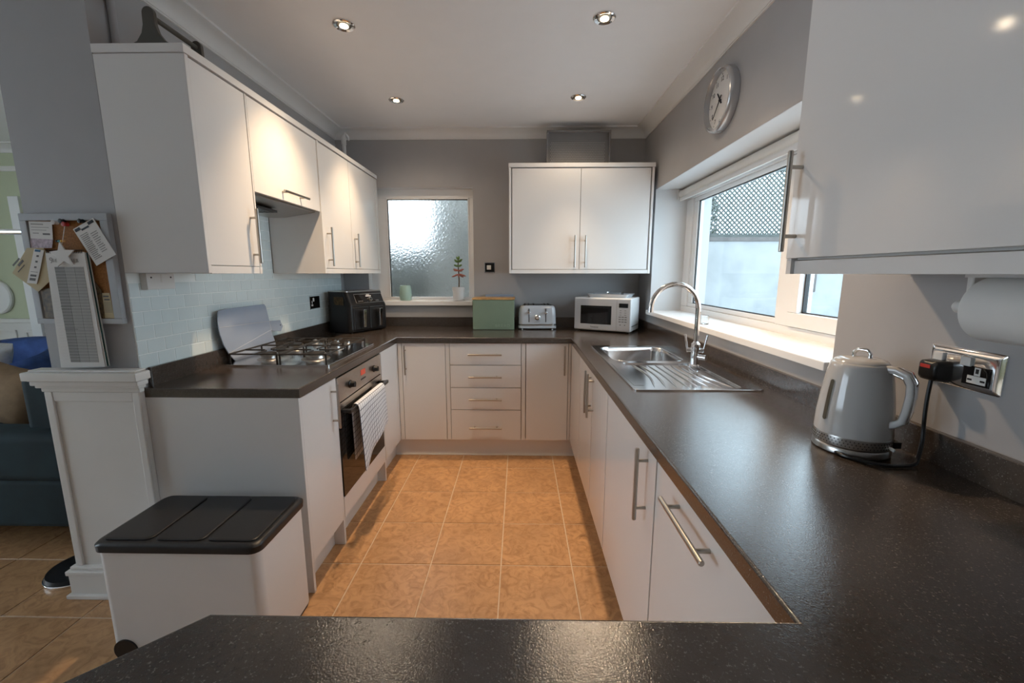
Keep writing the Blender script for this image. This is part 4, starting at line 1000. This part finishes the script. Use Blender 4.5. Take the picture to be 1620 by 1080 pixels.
for v in b.bm.verts: v.co.z = max(v.co.z, .001)
b.obj('wheel_arch', 'blk', rb)

# ------------------------------------------------------------------ noticeboard and papers on the pier
nb = thing('noticeboard', 'cork noticeboard in a pale grey frame on the pier above the dado', 'noticeboard', (-1.69, PY0 - .01, 1.17))
nx0, nx1, nz0, nz1 = -1.853, -1.520, 1.170, 1.580; fy = PY0 - .022
B().box(nx0 + .02, nx1 - .02, fy + .008, PY0, nz0 + .015, nz1 - .015).obj('cork', 'cork', nb)
for (x0, x1, z0, z1) in ((nx0, nx1, nz1 - .026, nz1), (nx0, nx1, nz0, nz0 + .020), (nx0, nx0 + .026, nz0 + .020, nz1 - .026), (nx1 - .030, nx1, nz0 + .020, nz1 - .026)):
    B().box(x0, x1, fy, PY0, z0, z1, .002).obj('frame_rail', 'cfrm', nb)
NF = fy + .007      # cork face
def sheet(b, poly, y, t=.0012): b.loft([[(x, y, z) for x, z in poly], [(x, y - t, z) for x, z in poly]]); return b
def lines(parent, m, y, o, right, up, rows, t=.0006):
    # printed bars: (u0, u1, v, h) in the sheet's own axes, joined as flat print
    b = B(); r = Vector((right[0], 0, right[1])).normalized(); u = Vector((up[0], 0, up[1])).normalized(); O = Vector((o[0], y, o[1]))
    for (u0, u1, v, h) in rows:
        q = [O + r * u0 + u * v, O + r * u1 + u * v, O + r * u1 + u * (v + h), O + r * u0 + u * (v + h)]
        b.loft([q, [p - Vector((0, t, 0)) for p in q]])
    return b.obj('print', m, parent, smooth=0)
# envelope, top left, with a pastel strip below
e = thing('appointment_card', 'white appointment card with a pastel strip pinned in the board corner', 'card', (-1.785, NF, 1.46))
sheet(B(), [(-1.822, 1.490), (-1.738, 1.486), (-1.731, 1.550), (-1.818, 1.552)], NF - .004).obj('card', 'paper', e, smooth=0)
sheet(B(), [(-1.832, 1.455), (-1.748, 1.455), (-1.738, 1.488), (-1.824, 1.491)], NF - .003).obj('pastel_strip', 'pastel', e, smooth=0)
lines(e, 'inkl', NF - .0052, (-1.818, 1.49), (1, -.03), (.05, 1), [(.004, .05, .050, .004), (.004, .07, .040, .002), (.004, .06, .030, .002), (.008, .03, .018, .003)])
lines(e, 'ink', NF - .0052, (-1.818, 1.49), (1, -.03), (.05, 1), [(.045, .072, .014, .006)])
# cream card hanging over the pier edge, with a narrow strip in front of it
e = thing('invitation', 'cream folded invitation hanging diagonally off the board edge', 'card', (-1.84, NF, 1.29))
sheet(B(), [(-1.838, 1.455), (-1.912, 1.362), (-1.825, 1.292), (-1.748, 1.352), (-1.745, 1.395), (-1.775, 1.455)], NF - .008).obj('card', 'paperc', e, smooth=0)
lines(e, 'ink', NF - .0092, (-1.885, 1.362), (.74, .67), (-.67, .74), [(.005, .045, .030, .006), (.02, .05, .015, .008), (.0, .04, .004, .003)])
e = thing('bookmark_strip', 'narrow white printed strip pinned over the cream invitation', 'card', (-1.82, NF, 1.32))
sheet(B(), [(-1.806, 1.452), (-1.770, 1.446), (-1.820, 1.322), (-1.858, 1.326)], NF - .012).obj('strip', 'paper', e, smooth=0)
lines(e, 'ink', NF - .0135, (-1.855, 1.327), (1, -.1), (.37, .93), [(.006, .028, .010, .010), (.006, .028, .026, .008), (.004, .03, .044, .0015), (.014, .022, .060, .007), (.014, .022, .082, .007), (.014, .022, .104, .007)])
lines(e, 'inkb', NF - .0135, (-1.855, 1.327), (1, -.1), (.37, .93), [(.004, .024, .124, .008)])
# list, top right, tilted
e = thing('printed_list', 'tilted printed list with a dark heading pinned over the board corner', 'paper', (-1.58, NF, 1.39))
sheet(B(), [(-1.650, 1.522), (-1.568, 1.563), (-1.503, 1.431), (-1.583, 1.389)], fy - .002).obj('sheet', 'paper', e, smooth=0)
rows = []
for k in range(15): rows.append((.010, .034 + .008 * random.random(), -.034 - .0068 * k, .0026))
for k in range(10): rows.append((.050, .066 + .012 * random.random(), -.045 - .008 * k, .0026))
lines(e, 'inkl', fy - .0034, (-1.650, 1.522), (.082, .041), (-.065, .132), rows)
lines(e, 'navy', fy - .0034, (-1.650, 1.522), (.082, .041), (-.065, .132), [(.004, .026, -.014, .010), (.062, .086, -.014, .010), (.028, .060, -.020, .006)])
# leaflets at the bottom
e = thing('leaflet', 'dark photo leaflet at the bottom of the board beside the calendar spine', 'leaflet', (-1.8, NF, 1.19))
sheet(B(), [(-1.822, 1.192), (-1.762, 1.192), (-1.762, 1.310), (-1.822, 1.300)], NF - .003).obj('sheet', 'photo', e, smooth=0)
e = thing('leaflet', 'cream leaflet with a dark photo edge at the bottom of the board', 'leaflet', (-1.58, NF, 1.19))
sheet(B(), [(-1.588, 1.192), (-1.552, 1.192), (-1.556, 1.288), (-1.585, 1.288)], NF - .003).obj('sheet', 'paperc', e, smooth=0)
sheet(B(), [(-1.612, 1.192), (-1.588, 1.192), (-1.585, 1.30), (-1.606, 1.335)], NF - .004).obj('photo_edge', 'photo', e, smooth=0)
lines(e, 'ink', NF - .0045, (-1.585, 1.20), (1, 0), (0, 1), [(.003, .024, .072, .006), (.006, .026, .060, .006)] + [(.002, .03, .05 - .005 * k, .0014) for k in range(8)])
# calendar
cl = thing('wall_calendar', 'tall wire-bound grid calendar hanging from the noticeboard', 'calendar', (-1.69, NF, 1.0))
cyq = fy - .008
for k, m_ in ((3, 'paper'), (2, 'tealp'), (1, 'paper')):
    sheet(B(), [(-1.760 + .004 * k, 1.438), (-1.614 + .0026 * k, 1.438), (-1.604 + .003 * k, 1.004 + .001 * k), (-1.778 + .004 * k, 1.001 + .001 * k)], cyq + .003 * k - .001).obj('page', m_, cl, smooth=0)
sheet(B(), [(-1.762, 1.438), (-1.614, 1.440), (-1.606, 1.004), (-1.780, 1.000)], cyq - .001).obj('front_page', 'paper', cl, smooth=0)
y_ = cyq - .0024
for k, m_ in ((0, 'inkm'), (1, 'inkl'), (2, 'inkl')):
    lines(cl, m_, y_, (-1.736 + .038 * k, 1.022), (1, 0), (-.0, 1), [(0, .037 if k < 2 else .034, 0, .363)])
lines(cl, 'paper', y_ - .0007, (-1.775, 1.022), (1, 0), (0, 1), [(0.0 + .010, .150, .363 * k / 31, .0008) for k in range(1, 31)])
lines(cl, 'ink', y_ - .0014, (-1.736, 1.022), (1, 0), (0, 1), [(.0, .045, .215, .0016), (.0, .030, .205, .0016), (0, .05, .128, .0014)])
rg = B()
for k in range(22):
    if 7 < k < 14: continue
    x = -1.755 + .0063 * k; rg.tube([(x, cyq + .008, 1.436), (x, cyq - .004, 1.436), (x, cyq - .004, 1.447), (x, cyq + .006, 1.447)], .0011, 5)
o = rg.obj('wire_binding', 'blkm', cl); o['kind'] = 'stuff'
text_mesh('month_heading', 'SEPTEMBER', .0165, 'inkl', cl, frame_mtx((-1.690, y_ - .0004, 1.408), (1, 0, 0), (0, 0, 1)), .0002, spacing=1.25)
text_mesh('month_number', '9', .030, 'inkl', cl, frame_mtx((-1.7445, y_ - .0004, 1.408), (1, 0, 0), (0, 0, 1)), .0002)
# star on a string with beads
sr = thing('star_ornament', 'white wooden star hanging on a string with coloured beads over the calendar', 'ornament', (-1.69, cyq, 1.40))
star = []
for k in range(10):
    a = R(90 + 36 * k + 4); r_ = .050 if k % 2 == 0 else .023; star.append((-1.690 + r_ * math.cos(a), 1.428 + r_ * math.sin(a)))
sheet(B(), star, cyq - .006, .005).obj('star', 'paper', sr, bevel=.001)
B().cyl((-1.677, cyq + .004, 1.536), (-1.688, cyq - .006, 1.470), .0012, 6).obj('string', 'paper', sr)
for k, m_ in enumerate(('navy', 'teal', 'yellow', 'bamboo')): B().lathe([(.002, -.004), (.0055, -.002), (.0055, .003), (.002, .005)], (-1.702 + .0085 * k, cyq - .008, 1.478), 10).obj('bead', m_, sr)
def pin(label, x, z, m_): tag(B().lathe([(.0022, .004), (.0030, 0), (.0080, -.004), (.0080, -.008), (.0058, -.016), (.0085, -.019), (.006, -.021)], (x, NF, z), 14, 'y').obj('push_pin', m_), label, 'push pin')
pin('red push pin holding the star string on the corkboard', -1.674, 1.540, 'red'); pin('white push pin next to the red pin on the corkboard', -1.712, 1.546, 'wplas')
pin('black push pin above the red pin on the corkboard', -1.684, 1.551, 'blk'); pin('black push pin beside the tilted list on the corkboard', -1.612, 1.551, 'blk')

# ------------------------------------------------------------------ living area beyond the pier
struct(B().prism([(3.90 - d, z) for d, z in CP], 'x', -5.95, PX0).obj('trim_5', 'cove', smooth=25))
pr_ = B().box(-5.95, PX0, 3.878, 3.90, 2.27, 2.315, .006); struct(pr_.obj('trim_6', 'trimw'))
dd = struct(B().box(-5.95, PX0, 3.885, 3.90, 0, .90).obj('trim_7', 'trimw'))
B().box(-5.95, PX0, 3.862, 3.90, .895, .935, .008).obj('dado_rail', 'trimw', dd); B().box(-5.95, PX0, 3.868, 3.90, 0, .14, .006).obj('skirting', 'trimw', dd)
for x in (-5.85, -5.30, -4.74, -4.0, -3.3):
    b = B()
    for (xa, xb, za, zb) in ((x, x + .48, .80, .825), (x, x + .48, .22, .245), (x, x + .025, .245, .80), (x + .455, x + .48, .245, .80)): b.box(xa, xb, 3.872, 3.888, za, zb, .004)
    b.obj('panel_moulding', 'trimw', dd)
ar = struct(B().box(-4.635, -4.535, 3.85, 3.90, .68, 2.05, .006).obj('trim_8', 'upvc'))
B().box(-4.86, -4.52, 3.80, 3.90, .655, .685, .006).obj('ledge', 'trimw', ar)
mr = thing('round_mirror', 'round white-rimmed mirror on the green wall above the dado', 'mirror', (-4.96, 3.88, .95))
B().lathe([(.165, .02), (.165, 0), (.155, -.010), (.150, -.010)], (-4.965, 3.878, 1.140), 40, 'y').obj('rim', 'upvc', mr); B().lathe([(.152, .0), (.150, -.0085), (.004, -.009)], (-4.965, 3.878, 1.140), 40, 'y').obj('glass', 'mirror', mr)
# teal sofa: side towards the kitchen
sf = thing('sofa', 'dark teal velvet sofa with tapered legs standing behind the pier', 'sofa', (-2.9, 2.2, 0))
B().box(-3.75, -2.02, 1.80, 2.62, .145, .40, .03, 3).obj('base', 'tealv', sf); B().box(-3.75, -2.02, 1.79, 1.97, .38, .625, .045, 4).obj('arm', 'tealv', sf)
B().box(-2.40, -2.02, 1.88, 2.62, .40, .90, .06, 4).obj('backrest', 'tealv', sf); B().box(-3.76, -2.42, 1.98, 2.60, .40, .54, .05, 4).obj('seat_cushion', 'tealv', sf)
for (x, y) in ((-2.12, 1.87), (-2.12, 2.55), (-3.66, 1.87), (-3.66, 2.55)): B().tube([(x, y, .15), (x + (.02 if x > -3 else -.02), y, 0)], [.032, .020], 14).obj('leg', 'blk', sf)
# tub armchair with cushions
tc_ = thing('tub_armchair', 'royal blue velvet tub armchair in the living area', 'armchair', (-4.27, 3.25, 0))
b = B(); rings = []
prof = [(.42, .12), (.45, .30), (.46, .55), (.44, .74), (.40, .79), (.35, .77), (.32, .62), (.31, .40)]
nseg = 26
for r_, z in prof:
    rings.append([(-4.27 + r_ * math.cos(R(-35 + 250 * k / nseg)), 3.25 + r_ * .92 * math.sin(R(-35 + 250 * k / nseg)), z - (.0 if z < .5 else .14 * (1 - math.sin(max(0, min(math.pi, math.pi * k / nseg)))))) for k in range(nseg + 1)])
b.loft(rings, False, False, closed=False)
for s_ in (0, -1): pass
o = b.obj('shell', 'bluev', tc_, smooth=80); md = o.modifiers.new('pad', 'SOLIDIFY'); md.thickness = .03; md.offset = 0
B().lathe([(.32, .30), (.34, .33), (.34, .42), (.30, .45), (.004, .455)], (-4.27, 3.22, 0), 32).obj('seat_cushion', 'bluev', tc_, smooth=60)
for a in (45, 135, 225, 315): B().tube([(-4.27 + .30 * math.cos(R(a)), 3.25 + .28 * math.sin(R(a)), .31), (-4.27 + .36 * math.cos(R(a)), 3.25 + .34 * math.sin(R(a)), 0)], [.022, .012], 10).obj('leg', 'blk', tc_)
def cushion(name, label, c, w_, h_, t_, m_, tilt):
    mt = Matrix.Translation(Vector(c)) @ Matrix.Rotation(R(tilt), 4, 'Y') @ Matrix.Rotation(R(-12), 4, 'X'); b = B(mt); n = 10; gr_ = []
    for sd in (-1, 1):
        g_ = []
        for i in range(n + 1):
            r_ = []
            for j in range(n + 1):
                u, v = 2 * i / n - 1, 2 * j / n - 1; pf = ((1 - u ** 4) * (1 - v ** 4)) ** .5; sh_ = 1 - .06 * (1 - abs(u * v))
                r_.append(b._v((u * w_ / 2 * sh_, sd * (t_ / 2 * pf + .003), v * h_ / 2 * sh_)))
            g_.append(r_)
        gr_.append(g_)
        for i in range(n):
            for j in range(n): b.bm.faces.new((g_[i][j], g_[i + 1][j], g_[i + 1][j + 1], g_[i][j + 1]))
    bmesh.ops.remove_doubles(b.bm, verts=b.bm.verts[:], dist=.0075)
    return tag(b.obj(name, m_, smooth=80), label, 'cushion')
cushion('cushion', 'white textured cushion propped in the blue armchair', (-4.20, 3.14, .66), .38, .36, .13, 'cushw', 6)
cushion('cushion', 'tan cushion on the seat of the teal sofa beside the backrest', (-2.84, 2.20, .69), .42, .34, .15, 'cushb', 14)
# floor lamp: disc base, pole behind the pier, arm reaching left
lp = thing('arc_floor_lamp', 'arc floor lamp with a black disc base and chrome arm beside the pier', 'floor lamp', (-2.02, 1.66, 0))
B().lathe([(.125, 0), (.128, .004), (.128, .014), (.124, .017)], (-2.02, 1.705, 0), 40).obj('base_ring', 'chrome', lp); B().lathe([(.124, .016), (.118, .032), (.02, .040), (.014, .05)], (-2.02, 1.705, 0), 40).obj('base', 'blk', lp)
B().tube([(-1.93, 1.705, .03), (-1.93, 1.72, .8), (-1.935, 1.76, 1.25), (-1.97, 1.82, 1.47), (-2.03, 1.88, 1.535), (-2.12, 1.90, 1.545), (-2.6, 1.92, 1.55)], .0125, 12).obj('pole', 'chrome', lp)
